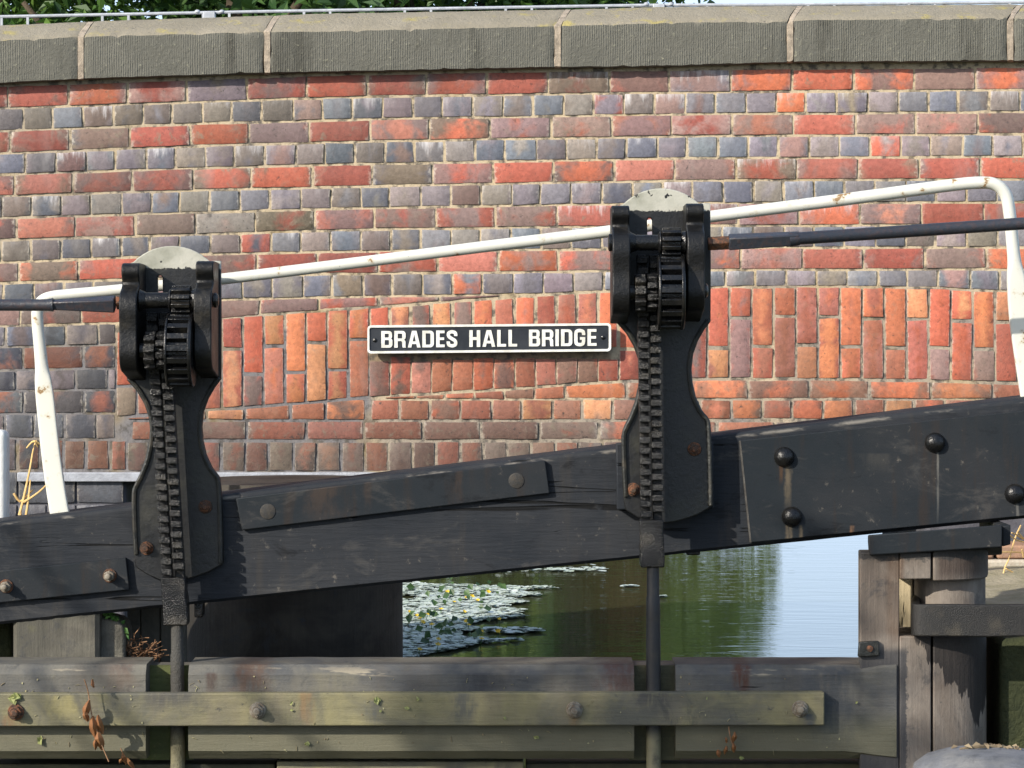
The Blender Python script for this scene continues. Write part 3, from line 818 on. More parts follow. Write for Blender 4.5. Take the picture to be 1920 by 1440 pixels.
def letter(ch, w, h=116.0):
    S, T = 24.0, 19.0
    if ch == 'I': return [[rr(0, 0, w, h)]]
    if ch == 'L': return [[[(0, 0), (w, 0), (w, T), (S, T), (S, h), (0, h)]]]
    if ch == 'E':
        m = h / 2 + 1
        return [[[(0, 0), (w, 0), (w, T), (S, T), (S, m - 9), (w - 4, m - 9), (w - 4, m + 9), (S, m + 9), (S, h - T), (w - 1, h - T), (w - 1, h), (0, h)]]]
    if ch == 'H':
        m = h / 2; g = 10
        return [[[(0, 0), (S, 0), (S, m - g), (w - S, m - g), (w - S, 0), (w, 0), (w, h), (w - S, h), (w - S, m + g), (S, m + g), (S, h), (0, h)]]]
    if ch == 'A':
        c = w / 2
        return [[[(0, 0), (S, 0), (S + 5, 24), (w - S - 5, 24), (w - S, 0), (w, 0), (c + 16, h), (c - 16, h)], [(S + 9, 42), (w - S - 9, 42), (c, h - 24)]]]
    if ch == 'D': return [[rr(0, 0, w, h, 0, 26, 26, 0), rr(S, T, w - S, h - T, 0, 8, 8, 0)]]
    if ch == 'B':
        m = h * 0.53
        arc_ = lambda cx, cy, r, a0, a1: [(cx + r * math.cos(R(a0 + (a1 - a0) * k / 5)), cy + r * math.sin(R(a0 + (a1 - a0) * k / 5))) for k in range(6)]
        out = [(0, 0)] + arc_(w - 22, 22, 22, -90, 0) + arc_(w - 15, m - 13, 15, 0, 62) + arc_(w - 17, m + 15, 14, -52, 0) + arc_(w - 24, h - 21, 21, 0, 90) + [(0, h)]
        return [[out, rr(S, T, w - S, m - 8, 0, 6, 6, 0), rr(S, m + 9, w - S - 1, h - T, 0, 6, 6, 0)]]
    if ch == 'R':
        m = h * 0.47
        out = [(0, 0), (S, 0), (S, m - 9), (w - S - 8, m - 9), (w - S - 2, m - 14), (w - S, m - 22), (w - S + 1, 8), (w - S + 4, 0), (w + 2, 0), (w - 1, 8), (w - 1, m - 16), (w - 4, m - 6), (w - 11, m)]
        out += [(w - 3, m + 8), (w, m + 18)] + rr(0, m, w, h, 0, 0, 24, 0)[2:-1] + [(0, h)]
        return [[out, rr(S, m + 9, w - S, h - T, 0, 6, 6, 0)]]
    if ch == 'S':
        p = [(w - 12, h * .66), (w - 12, h * .74), (w - 17, h * .86), (w / 2, h - 9.5), (17, h * .86), (12, h * .74), (18, h * .61), (w / 2, h * .5), (w - 18, h * .39), (w - 12, h * .26), (w - 17, h * .13), (w / 2, 9.5), (17, h * .13), (12, h * .25), (12, h * .34)]
        return [[ribbon(p, 11.5)]]
    if ch == 'G':
        p = [(w - 12, h * .65), (w - 12, h * .74), (w - 17, h * .87), (w / 2, h - 9.5), (17, h * .87), (12, h * .7), (12, h * .5), (12, h * .3), (17, h * .13), (w / 2, 9.5), (w - 19, h * .12), (w - 13, h * .25), (w - 12, h * .46)]
        return [[ribbon(p, 11.5)], [rr(w * .52, h * .37, w - 0.5, h * .53)]]
YS = 10.955
sign = thing('name_sign', P(917, 660, YS), 'black rectangular name plate with white capital letters on the brickwork', 'sign')
sdy = lambda x: -(x - 917) * 4.2 / 455
corner = lambda x0, y0, x1, y1, r: [(x, -y + sdy(x)) for x, y in rr(x0, -y1, x1, -y0, r, r, r, r, 4)]
fixl = lambda lp: px_loop([(x, -y if y < 0 else y) for x, y in lp], YS)
def sloop(x0, y0, x1, y1, r):
    return px_loop([(x, -y + sdy(x)) for x, y in rr(x0, -y1, x1, -y0, r, r, r, r, 4)], YS)
link_mesh('plate', flat_mesh([sloop(690.5, 609.5, 1144.5, 659.5, 5)], YS, YS + 0.02, 0.002, 'plate'), M['sign_black'], sign)
link_mesh('border', flat_mesh([sloop(689, 608, 1146, 661, 7), sloop(693, 612.5, 1141.5, 656.5, 3.5)], YS - 0.005, YS + 0.012, 0.0008, 'border'), M['sign_white'], sign)
SC = 3.692
text = [('B', 203, 77), ('R', 293, 79), ('A', 387, 88), ('D', 487, 80), ('E', 583, 59), ('S', 655, 75), ('H', 812, 76), ('A', 903, 89), ('L', 1005, 62), ('L', 1083, 60),
        ('B', 1225, 77), ('R', 1315, 79), ('I', 1408, 24), ('D', 1447, 78), ('G', 1538, 77), ('E', 1630, 63)]
for ch, zx, w in text:
    me = None
    x0 = 660 + zx / SC; yb = 580 + (266 - (zx - 203) * 14.0 / 1490) / SC
    import bmesh
    bm = bmesh.new()
    for q, loops in enumerate(letter(ch, w)):
        lp = [px_loop([(x0 + a / SC, yb - b / SC) for a, b in l], YS) for l in loops]
        m2 = flat_mesh(lp, YS - 0.0035 - q * 0.0004, YS + 0.004, 0.0, 'letter'); bm.from_mesh(m2); bpy.data.meshes.remove(m2)
    me = bpy.data.meshes.new('letter'); bm.to_mesh(me); bm.free()
    o = link_mesh('letter', me, M['sign_white'], sign)
for x, y in ((1131, 633), (703, 638)):
    mb = MB(); q = P(x, y, YS); mb.lathe((q.x, YS + 0.002, q.z), (0, -1, 0), [(0.008, 0), (0.008, 0.004), (0.005, 0.006), (0, 0.0065)], 10); mb.build('screw', M['iron'], sign)

# ------------------------------------------------------------------ lock gate
YG = 9.0
GORG = P(1745, 1440, 8.8)
GT = thing('lock_gate', GORG, 'wooden lock gate with black balance beam and algae stained rails', 'lock gate')
RB = (0.075, 0.042, 0.022); TAN = (0.16, 0.125, 0.08); PALE = (0.16, 0.155, 0.14)
M['rail'] = streaks(M['rail'], 'rail_timber_stained', GORG, 8.8, [(470, 1246, 1330, 45, (0.085, 0.05, 0.034), .8), (395, 1262, 1300, 16, (0.05, 0.03, 0.024), .8), (1390, 1246, 1330, 22, (0.075, 0.032, 0.02), .9), (1165, 1246, 1330, 55, (0.07, 0.032, 0.025), .7), (225, 1246, 1310, 40, (0.10, 0.066, 0.05), .6), (620, 1262, 1330, 60, (0.15, 0.138, 0.10), .6), (900, 1262, 1320, 50, (0.035, 0.036, 0.04), .8), (1560, 1250, 1420, 60, (0.035, 0.042, 0.05), .7)])
M['board'] = streaks(M['board'], 'algae_board_stained', GORG, 8.8, [(1077, 1338, 1372, 14, (0.16, 0.10, 0.045), .7), (30, 1338, 1375, 26, (0.17, 0.095, 0.05), .7), (575, 1296, 1372, 20, (0.19, 0.12, 0.06), .7), (1220, 1296, 1330, 45, (0.045, 0.045, 0.048), .85), (330, 1296, 1325, 70, (0.06, 0.058, 0.056), .7), (870, 1296, 1372, 30, (0.055, 0.06, 0.066), .75), (700, 1310, 1372, 25, (0.07, 0.078, 0.085), .6), (1515, 1335, 1372, 16, (0.045, 0.055, 0.07), .8), (120, 1300, 1360, 40, (0.27, 0.235, 0.10), .6)])
M['endplate'] = streaks(M['strip'], 'black_painted_plate', GORG, 9.0, [(1477, 872, 960, 9, TAN, .55), (1464, 872, 900, 5, RB, .8), (1757, 846, 985, 3, PALE, .6), (1477, 984, 1040, 9, TAN, .6), (1500, 984, 1030, 5, TAN, .6), (1906, 940, 985, 4, PALE, .5), (1640, 850, 880, 40, (0.05, 0.048, 0.044), .5), (1597, 985, 1010, 6, (0.16, 0.09, 0.05), .7)])
M['upstrap'] = streaks(M['strip'], 'black_painted_upper_strap', GORG, 9.0, [(606, 885, 990, 42, (0.060, 0.040, 0.028), .5), (860, 870, 960, 12, RB, .25), (690, 890, 960, 10, RB, .25)])
top = lambda x: 978 - 0.1205 * x
botm = lambda x: 1171 - 0.1035 * x
mb = MB()
xs = list(range(-160, 2701, 40)); V = []
prof_n = 12; worn = []
for x in xs:
    t, b = top(x) + 0.7 * nz(x * .02, 1, 1), botm(x) + 0.9 * nz(x * .02, 5, 1)
    q = P(x, t, YG); u = P(x, b, YG); c = 0.012
    wob = 0.0015 * nz(x * .03, 2, 2)
    ring = [(q.x, YG + wob, q.z - c - 0.007), (q.x, YG + wob, q.z - c - 0.001), (q.x, YG + wob + .001, q.z - c * .85), (q.x, YG + c * .35 + wob, q.z - c * .3), (q.x, YG + c, q.z), (q.x, YG + 0.28 - c, q.z), (q.x, YG + 0.28, q.z - c),
            (q.x, YG + 0.28, u.z + c), (q.x, YG + 0.28 - c, u.z), (q.x, YG + c, u.z), (q.x, YG + wob, u.z + c * .8), (q.x, YG + wob - 0.0008, (q.z + u.z) / 2)]
    mb.v += ring; worn += [0.0, 1.0, 1.0] + [0.0] * 9
for i in range(len(xs) - 1):
    for k in range(prof_n):
        k2 = (k + 1) % prof_n
        mb.f.append((i*prof_n + k, (i+1)*prof_n + k, (i+1)*prof_n + k2, i*prof_n + k2))
mb.f.append(tuple(range(prof_n))); mb.f.append(tuple((len(xs)-1)*prof_n + k for k in range(prof_n)))
BEAM = mb.build('balance_beam', M['beam'], GT)
BEAM.data.attributes.new('worn', 'FLOAT', 'POINT').data.foreach_set('value', worn)

def plate(quad, th, name, material, bev=0.003, Y=YG, label=None):
    m = MB(); m.pquad(quad, Y - th, Y + 0.002)
    o = m.build(name, material, GT, bev=bev)
    return o
p1 = plate([(453.6, 994), (1031, 925), (1022, 863.5), (442, 934.5)], 0.020, 'upper_strap', M['upstrap'])
for x, y in ((502, 959), (968, 901)):
    q = P(x, y, YG - 0.02); m = MB(); m.lathe((q.x, YG - 0.018, q.z), (0, -1, 0), [(0.0235, 0), (0.0235, 0.004), (0.0215, 0.005), (0, 0.005)], 24)
    m.build('flush_bolt', simple('flush_bolt', (0.03, 0.031, 0.032), (0.05, 0.043, 0.035), 40, 0.6, 0.002, 0.2), p1)
p2 = plate([(-120, 1142), (243, 1106), (236, 1046), (-120, 1082)], 0.022, 'lower_strap', M['strip'])
m = MB(); m.pquad([(1406.3, 1017), (1409, 1017), (1389, 826.5), (1386.3, 826.5)], YG - 0.0195, YG + 0.001); m.build('plate_edge', simple('worn_edge', (0.10, 0.095, 0.085), (0.05, 0.045, 0.04), 40, 0.7, 0.002, 0.2), GT)
p3 = plate([(1408, 1017), (2300, 930), (2300, 730), (1388, 826.5)], 0.019, 'end_plate', M['endplate'], 0.002)
for x, y in ((1470.5, 857), (1753, 830), (1484.5, 969), (1902.5, 926), (2060, 800)):
    q = P(x, y, YG - 0.019); m = MB()
    m.lathe((q.x, YG - 0.018, q.z), (0, -1, 0), [(0.031 * math.cos(a), 0.027 * math.sin(a)) for a in [i * math.pi / 16 for i in range(9)]], 24)
    m.build('domed_rivet', M['iron'], p3)

def hexbolt(x, y, Y, r, h, parent, mat_nut, mat_washer=None, rot=0.2, stud=True):
    q = P(x, y, Y); m = MB()
    c = [(q.x + r * math.cos(rot + k * math.pi / 3), Y, q.z + r * math.sin(rot + k * math.pi / 3)) for k in range(6)]
    m.prism(c, (0, -h, 0))
    if stud: m.lathe((q.x, Y - h, q.z), (0, -1, 0), [(r * .58, 0), (r * .58, h * .5), (r * .45, h * .65), (0, h * .68)], 14)
    o = m.build('bolt', mat_nut, parent, bev=0.0025)
    w = MB(); w.lathe((q.x, Y + 0.004, q.z), (0, -1, 0), [(r * 1.25, 0), (r * 1.25, 0.007), (r * 1.18, 0.009), (0, 0.009)], 20)
    w.build('washer', mat_washer or mat_nut, o)
    return o
hexbolt(12, 1099, YG - 0.022, 0.017, 0.03, p2, M['bolt'], M['rust']); hexbolt(206, 1079, YG - 0.022, 0.017, 0.03, p2, M['bolt'], M['rust'], 0.5)
# small lugs below the beam
for x, y, w, h in ((118, 1160, 12, 10), (1300, 1036, 13, 5), (372, 1140, 8, 18)):
    m = MB(); m.pquad([(x - w, y + h), (x + w, y + h), (x + w, y - h - 6), (x - w, y - h - 6)], YG + 0.03, YG + 0.1); m.build('lug', M['iron'], GT, bev=0.004)

# rails: heavy top rail in three lengths, with stopped chamfer
YRl = 8.80
def rail_piece(a, b, stop=False):
    m = MB(); n = max(2, int((b - a) / 30)); k = 11; worn = []
    for i in range(n + 1):
        x = a + (b - a) * i / n
        cz = 1.0
        if stop and x > 1590: cz = max(0.06, 1 - (x - 1590) / 85)
        w1 = 0.8 * nz(x * .015, 3, 3); w2 = 0.8 * nz(x * .015, 7, 3)
        ty, ch, lo, lc_ = 1247 + w1, 1247 + 17 * cz + w1, 1408 - (0 if not (stop and x > 1560) else -12 * (1 - cz)) + w2, 1425 + w2
        Yf = YRl + 0.001 * nz(x * .03, 1, 8)
        def q(py, Y): v = P(x, py, YRl); return (v.x, Y, v.z)
        m.v += [q(ch + 5, Yf), q(ch + 1, Yf), q(ch - 2, Yf + .003 * cz), q(ty + 1, Yf + 0.024 * cz), q(ty, Yf + 0.029 * cz + 0.002), q(ty - 1, 9.0), q(lc_, 9.0), q(lc_, Yf + 0.03), q(lo, Yf), q(1380, Yf), q(1320, Yf)]; worn += [0.0, 1.0, 1.0] + [0.0] * 8
    for i in range(n):
        for j in range(k):
            j2 = (j + 1) % k
            m.f.append((i*k + j, (i+1)*k + j, (i+1)*k + j2, i*k + j2))
    m.f.append(tuple(range(k))); m.f.append(tuple(n*k + j for j in range(k)))
    o = m.build('top_rail', M['rail'], GT, smooth=False)
    o.data.attributes.new('worn', 'FLOAT', 'POINT').data.foreach_set('value', worn)
    return o
rail_piece(-160, 273); rail_piece(353, 1189); rail_piece(1267, 1681, True)
# backs of the notches round the paddle rods
for a, b, Y, mt in ((262, 362, 8.905, M['moss']), (1180, 1276, 8.86, M['low'])):
    m = MB(); m.pquad([(a, 1425), (b, 1425), (b, 1248), (a, 1248)], Y, Y + 0.02); m.build('rail_notch', mt, GT)
    m = MB(); m.pquad([(a, 1424), (b, 1424), (b, 1246.5), (a, 1246.5)], Y + 0.021, 8.998); m.build('rail_core', M['rail'], GT)
m = MB(); m.pquad([(-160, 1362), (1546, 1360.5), (1546, 1298), (-160, 1301)], YRl - 0.045, YRl - 0.001)
CLAMP = m.build('clamp_board', M['board'], GT, bev=0.004)
for x, y, mt, wm, rt in ((30, 1335, M['rust'], M['rust'], .1), (483, 1332, M['bolt'], M['bolt'], .35), (1077, 1331, M['bolt'], M['bolt'], .8), (1500, 1329, M['bolt'], M['bolt'], .15)):
    hexbolt(x, y, YRl - 0.047, 0.0195, 0.022, CLAMP, mt, wm, rt)
m = MB(); m.pquad([(-160, 1560), (515, 1560), (515, 1433), (-160, 1433)], 8.90, 9.1); m.build('lower_board', M['low'], GT, bev=0.004)
m = MB(); m.pquad([(519, 1560), (982, 1560), (982, 1428), (519, 1428)], 8.87, 9.1); m.build('lower_board', M['board'], GT, bev=0.004)
m = MB(); m.pquad([(986, 1560), (1640, 1560), (1640, 1432), (986, 1432)], 8.90, 9.1); m.build('lower_board', M['low'], GT, bev=0.004)
m = MB(); m.box(P(-160, 0, 9).x, P(1640, 0, 9).x, 8.96, 9.12, -1.15, P(0, 1560, 8.9).z - 0.003); m.build('planking', M['low'], GT)

# heel post
def plan_block(plan, y0, y1):
    m = MB()
    zt, zb = P(0, y0, 8.8).z, P(0, y1, 8.8).z
    lp = [((x - 960) * 8.8 / F, Y, zb) for x, Y in plan]
    m.prism(lp, (0, 0, zt - zb)); return m
def heel_mat():
    m = M['heel'].copy(); m.name = 'heel_timber_greased'
    nt = m.node_tree; b = nt.nodes['Principled BSDF']
    src = b.inputs['Base Color'].links[0].from_socket
    g = nd(nt, 'ShaderNodeTexCoord'); s = nd(nt, 'ShaderNodeSeparateXYZ'); L(nt, g.outputs['Object'], s.inputs[0])
    O = P(1745, 1440, 8.8)
    xx = lambda px: P(px, 0, 8.8).x - O.x
    zz = lambda py: P(0, py, 8.8).z - O.z
    n1 = noi(nt, coords(nt, (1, 1, 0.15)), 30, 4, 0.7)
    # drip edge: deepest at px 1835, shallow at the sides
    dx = mth(nt, 'ABSOLUTE', mth(nt, 'SUBTRACT', s.outputs[0], xx(1838)))
    lim = mth(nt, 'ADD', mth(nt, 'MULTIPLY', dx, 1.25), mth(nt, 'MULTIPLY', mth(nt, 'SUBTRACT', n1, 0.5), 0.2))
    lim = mth(nt, 'ADD', lim, zz(1350))
    a = rampf(nt, mth(nt, 'SUBTRACT', s.outputs[2], lim), -0.004, 0.004)
    bl = mth(nt, 'MULTIPLY', a, rampf(nt, s.outputs[2], zz(1185), zz(1192)))
    # black paint lapped round the end of the rail and the top
    n2 = noi(nt, coords(nt), 26, 4, 0.7)
    e1 = mth(nt, 'ADD', s.outputs[0], mth(nt, 'MULTIPLY', mth(nt, 'SUBTRACT', n2, 0.5), 0.06))
    a2 = mth(nt, 'MULTIPLY', rampf(nt, e1, xx(1703), xx(1698)), rampf(nt, s.outputs[2], zz(1208), zz(1226)))
    a3 = rampf(nt, mth(nt, 'ADD', s.outputs[2], mth(nt, 'MULTIPLY', mth(nt, 'SUBTRACT', n2, 0.5), 0.06)), zz(1052), zz(1046))
    # brown rust wash beside the slot
    n3 = noi(nt, coords(nt, (1, 1, 0.3)), 20, 3, 0.6)
    a4 = mth(nt, 'MULTIPLY', mth(nt, 'MULTIPLY', rampf(nt, s.outputs[0], xx(1655), xx(1672)), rampf(nt, s.outputs[0], xx(1700), xx(1690))), mth(nt, 'MULTIPLY', rampf(nt, s.outputs[2], zz(1215), zz(1180)), n3))
    a5 = rampf(nt, s.outputs[0], xx(1752), xx(1765)); a5 = mth(nt, 'MULTIPLY', a5, rampf(nt, s.outputs[2], zz(1100), zz(1070)))
    c = mixc(nt, a4, src, (0.07, 0.038, 0.02))
    c = mixc(nt, mth(nt, 'MULTIPLY', a5, 0.75), c, (0.045, 0.030, 0.024))
    c = mixc(nt, mth(nt, 'MULTIPLY', a3, 0.85), c, (0.03, 0.03, 0.03))
    c = mixc(nt, mth(nt, 'MULTIPLY', a2, 0.85), c, (0.035, 0.037, 0.042))
    c = mixc(nt, mth(nt, 'MULTIPLY', bl, 0.93), c, (0.016, 0.014, 0.014))
    L(nt, c, b.inputs['Base Color'])
    return m
HM = heel_mat()
hp = MB()
for m in (plan_block([(1613, 8.807), (1687, 8.807), (1686, 8.93), (1618, 8.92)], 1036, 1600),
          plan_block([(1687.2, 8.80), (1746, 8.80), (1746, 9.25), (1687.2, 9.25)], 1036, 1086),
          plan_block([(1687.2, 8.80), (1746, 8.80), (1746, 9.25), (1687.2, 9.25)], 1193, 1600),
          plan_block([(1750, 8.80), (1775, 8.803), (1800, 8.812), (1825, 8.832), (1848, 8.87), (1864, 8.925), (1873, 9.0), (1876, 9.1), (1876, 9.25), (1750, 9.25)], 1024, 1089),
          plan_block([(1750, 8.80), (1775, 8.803), (1800, 8.812), (1825, 8.832), (1848, 8.87), (1862, 8.925), (1869, 9.0), (1871, 9.1), (1871, 9.25), (1750, 9.25)], 1193, 1600),
          plan_block([(1738, 9.25), (1738, 8.93), (1744, 8.885), (1757, 8.862), (1780, 8.85), (1805, 8.85), (1830, 8.865), (1850, 8.90), (1864, 8.96), (1870, 9.05), (1871, 9.25)], 1088.5, 1193.5)):
    n = len(hp.v); hp.v += m.v; hp.f += [tuple(i + n for i in f) for f in m.f]
m = MB(); m.pquad([(1672, 1200), (1712, 1200), (1712, 1078), (1672, 1078)], 9.08, 9.2); m.build('wedge_block', gate_wood('pale_timber', (0.56, 0.47, 0.30), (0.42, 0.35, 0.23), (0.30, 0.24, 0.16), 0.0, 'z'), GT, bev=0.004)
HEEL = hp.build('heel_post', HM, GT, bev=0.004)
m = MB(); q4 = [(1630, 1041), (1879, 1026), (1879, 984), (1627, 1003)]; m.hexa([P(x, y, 8.775) for x, y in q4] + [P(x, y + (14 if y > 1010 else 10), 9.28) for x, y in q4])
CAP = m.build('post_cap', M['strip'], GT, bev=0.004)
m = MB(); m.pquad([(1879.5, 1025), (1895, 1021), (1895, 984), (1879.5, 987)], 8.83, 9.27); m.build('cap_end', M['strip'], CAP, bev=0.003)
m = MB(); m.pquad([(1609, 1232), (1649, 1230), (1648, 1202), (1611, 1204)], 8.79, 8.81)
IP = m.build('corner_plate', M['lip'], GT, bev=0.003)
q = P(1631, 1216, 8.79); m = MB(); m.lathe((q.x, 8.79, q.z), (0, -1, 0), [(0.010, 0), (0.009, 0.006), (0, 0.009)], 12); m.build('rivet', M['rust'], IP)

# collar strap holding the heel post
q0 = lambda x, Y: Vector(((x - 960) * Y / F, Y, 0))
path = [q0(1722, 9.2), q0(1720, 9.05), q0(1717, 8.9), q0(1716, 8.79), q0(1723, 8.76), q0(1740, 8.75), q0(1800, 8.747), q0(1870, 8.747), q0(2000, 8.75), q0(2400, 8.75)]
m = MB(); zt, zb = P(0, 1133, 8.75).z, P(0, 1193, 8.75).z; th = 0.024
fine = crom(path, 5)
for i, p in enumerate(fine):
    t = (fine[min(i+1, len(fine)-1)] - fine[max(i-1, 0)]).normalized(); n = Vector((t.y, -t.x, 0))
    wv = 0.002 * nz(p.x * 9, p.y * 9, 2)
    for s, z in ((1, zb), (1, (zb + zt) / 2), (1, zt), (-1, zt), (-1, zb)):
        m.v.append(tuple(p + n * s * th / 2 + Vector((0, 0, z + wv))))
for i in range(len(fine) - 1):
    for k in range(5):
        m.f.append((i*5 + k, (i+1)*5 + k, (i+1)*5 + (k+1) % 5, i*5 + (k+1) % 5))
m.f.append(tuple(range(5))); m.f.append(tuple((len(fine)-1)*5 + k for k in range(5)))
strap = m.build('collar_strap', iron_mat('gritty_strap', (0.012, 0.0115, 0.011), 0.45, 0.004, 0, 0.6, 320), None, P(1720, 1193, 8.75), bev=0.004)
tag(strap, 'greasy black iron collar strap round the top of the grey wooden heel post', 'strap')

# ------------------------------------------------------------------ paddle gear
def gear(ox, oy, label, shaft_side, lean, rdx, stand):
    Yp = YG - 0.021 - stand           # front of the back plate
    g = lambda x, y: (x + ox, y + oy)
    org = P(*g(333, 1088), YG)
    T = thing('paddle_gear', org, label, 'paddle gear', 'rack and pinion paddle gears on the balance beam')
    arc = []
    for k in range(15):
        a = R(135 - 90 * k / 14); arc.append((322 + 101 * math.cos(a), 562 - 101 * math.sin(a)))
    arc = [p for p in arc]
    right = [(398, 489), (414, 489), (415, 600), (414.5, 711), (403, 726), (391, 747), (382, 772), (379, 800), (381, 826), (387, 852), (398, 876), (413, 896), (416, 930), (418, 990), (419, 1056)]
    bott = [(410, 1062), (390, 1073), (368, 1081), (345, 1087), (322, 1089), (300, 1088), (275, 1077), (254, 1063)]
    left = [(251, 1040), (248, 985), (247, 926), (252, 908), (262, 888), (272, 862), (279, 830), (281, 803), (278, 780), (270, 757), (256, 733), (238, 713), (234, 600), (232, 497), (248, 492)]
    outline = arc + right + bott + left
    slot = [(296, 549), (295.5, 521), (298, 516.5), (302, 516.5), (304.5, 521), (305, 549)]
    zc = P(0, 503 + oy, Yp).z - org.z
    pm = plate_mat(zc)
    BP = link_mesh('back_plate', flat_mesh([px_loop([g(*p) for p in outline], Yp), px_loop([g(*p) for p in slot], Yp)], Yp, Yp + 0.019, 0.003, 'back_plate'), pm, T)
    # raised lips along the waist and the foot
    def lip(pl, inner):
        m = MB(); pl = [Vector((x, y, 0)) for x, y in crom([(a, b, 0) for a, b in pl], 3) for x, y in [(x, y)]] if False else [Vector(v) for v in crom([(a, b, 0) for a, b in pl], 3)]
        ring = []
        for i, p in enumerate(pl):
            t = (pl[min(i+1, len(pl)-1)] - pl[max(i-1, 0)]).normalized(); n = Vector((-t.y, t.x, 0)) * inner
            a, b = p + n * 0.5, p + n * 9
            A, B = P(a.x + ox, a.y + oy, Yp), P(b.x + ox, b.y + oy, Yp)
            m.v += [(A.x, Yp + 0.005, A.z), (A.x, Yp - 0.008, A.z), ((A.x*2 + B.x)/3, Yp - 0.012, (A.z*2 + B.z)/3), (B.x, Yp - 0.009, B.z), (B.x, Yp + 0.005, B.z)]
        for i in range(len(pl) - 1):
            for k in range(5):
                m.f.append((i*5 + k, (i+1)*5 + k, (i+1)*5 + (k+1) % 5, i*5 + (k+1) % 5))
        m.f.append(tuple(range(5))); m.f.append(tuple((len(pl)-1)*5 + k for k in range(5)))
        m.build('edge_lip', M['lip'], BP, bev=0.002)
    lip(right[3:], 1); lip(left[:-3], 1)
    # timber packing behind the plate
    if stand > 0.02:
        m = MB(); a = [P(x + ox, y + oy, YG) for x, y in ((238, 1062), (419, 1058), (417, 935), (236, 938))]
        m.hexa([(p.x, Yp + 0.021, p.z) for p in a] + [(p.x, YG + 0.001, p.z) for p in a]); m.build('packing', M['beam'], T, bev=0.004)
    # cheeks seen edge on
    prof = [(-0.002, 490), (.12, 489), (.148, 492), (.158, 499), (.158, 510), (.148, 519), (.142, 528), (.158, 536), (.190, 545), (.206, 560), (.210, 580), (.205, 600), (.202, 620), (.206, 640), (.208, 658), (.200, 675), (.176, 690), (.12, 697), (.05, 705), (-0.002, 711)]
    pr = crom([(d * 1.08 if d > 0 else d, y, 0) for d, y in prof], 3)
    for x0, x1, dy in ((229, 262, 4), (368, 401, 0)):
        m = MB()
        z0 = lambda y: EYE + (HZ - (y + dy + oy)) * (Yp - .15) / F
        X0, X1 = (x0 + ox - 960) * (Yp - .15) / F, (x1 + ox - 960) * (Yp - .15) / F
        m.prism([(X0, Yp - p.x, z0(p.y)) for p in pr], (X1 - X0, 0, 0))
        m.build('cheek', M['cheek'], T, bev=0.004, seg=2)
    Ya = Yp - 0.172                    # axis distance
    sc = Ya / F
    ax = lambda x: (x + ox - 960) * sc
    az = lambda y: EYE + (HZ - (y + oy)) * sc
    def toothed(m, xa, xb, yc, r_root, r_tip, nt, ph, frac=0.5):
        zc_ = az(yc); m.cyl((ax(xa), Ya, zc_), (1, 0, 0), r_root, ax(xb) - ax(xa), 28)
        for k in range(nt):
            a = 2 * math.pi * (k + ph) / nt; da = math.pi / nt * frac
            lp = []
            for rr_, dd in ((r_root * .97, da * 1.35), (r_tip, da * .8)):
                lp.append((rr_, dd))
            pts = [(lp[0][0], -lp[0][1]), (lp[1][0], -lp[1][1]), (lp[1][0], lp[1][1]), (lp[0][0], lp[0][1])]
            m.prism([(ax(xa), Ya - math.cos(a + d) * r, zc_ + math.sin(a + d) * r) for r, d in pts], (ax(xb) - ax(xa), 0, 0))
    m = MB(); toothed(m, 323, 358, 563, 0.031, 0.0445, 10, .35, .55)
    m.cyl((ax(262), Ya, az(563)), (1, 0, 0), 0.0235, ax(368) - ax(262), 24)
    m.lathe((ax(316), Ya, az(563)), (1, 0, 0), [(0.024, 0), (0.033, 0.004), (0.033, 0.008), (0.026, 0.012)], 24)
    m.lathe((ax(262), Ya, az(563)), (1, 0, 0), [(0.034, 0), (0.030, 0.006), (0.024, 0.02)], 24)
    m.lathe((ax(358), Ya, az(563)), (1, 0, 0), [(0.030, 0), (0.034, 0.006), (0.036, ax(368) - ax(358))], 24)
    m.build('pinion', M['iron'], T, bev=0.002)
    m = MB(); toothed(m, 319, 358, 657, 0.084, 0.1075, 18, .2, .58)
    m.lathe((ax(314.5), Ya, az(657)), (1, 0, 0), [(0.06, 0), (0.108, 0), (0.110, 0.002), (0.110, 0.007), (0.095, 0.0085)], 40)
    m.lathe((ax(357), Ya, az(657)), (1, 0, 0), [(0.095, 0), (0.110, 0.001), (0.110, 0.007), (0.107, 0.011), (0.06, 0.013)], 40)
    m.cyl((ax(262), Ya, az(657)), (1, 0, 0), 0.022, ax(368) - ax(262), 20)
    m.build('spur_gear', M['iron'], T, bev=0.002)
    m = MB(); toothed(m, 272, 293, 657, 0.040, 0.057, 9, .1, .6); toothed(m, 295, 314.3, 657, 0.040, 0.057, 9, .6, .6)
    m.build('rack_pinion', M['grease'], T, bev=0.003)
    # rack
    Yr = Yp - 0.114
    cxr = lambda y: 303 + rdx + (y - 700) * lean
    m = MB(); ss = Yr / F
    X = lambda x: (x + ox - 960) * ss
    Z = lambda y: EYE + (HZ - (y + oy)) * ss
    for c, y0 in ((-1, 0.0), (1, 9.0)):
        def bar(ya, yb, xa, xb, Yf, Yb):
            m.hexa([(X(cxr(yb) + xa), Yf, Z(yb)), (X(cxr(yb) + xb), Yf, Z(yb)), (X(cxr(ya) + xb), Yf, Z(ya)), (X(cxr(ya) + xa), Yf, Z(ya)),
                    (X(cxr(yb) + xa), Yb, Z(yb)), (X(cxr(yb) + xb), Yb, Z(yb)), (X(cxr(ya) + xb), Yb, Z(ya)), (X(cxr(ya) + xa), Yb, Z(ya))])
        xa, xb = (-22, -0.8) if c < 0 else (1.2, 22)
        bar(585, 1086, xa + 1, xb - 2.5, Yr + 0.002, Yr + 0.045)
        y = 590 + y0
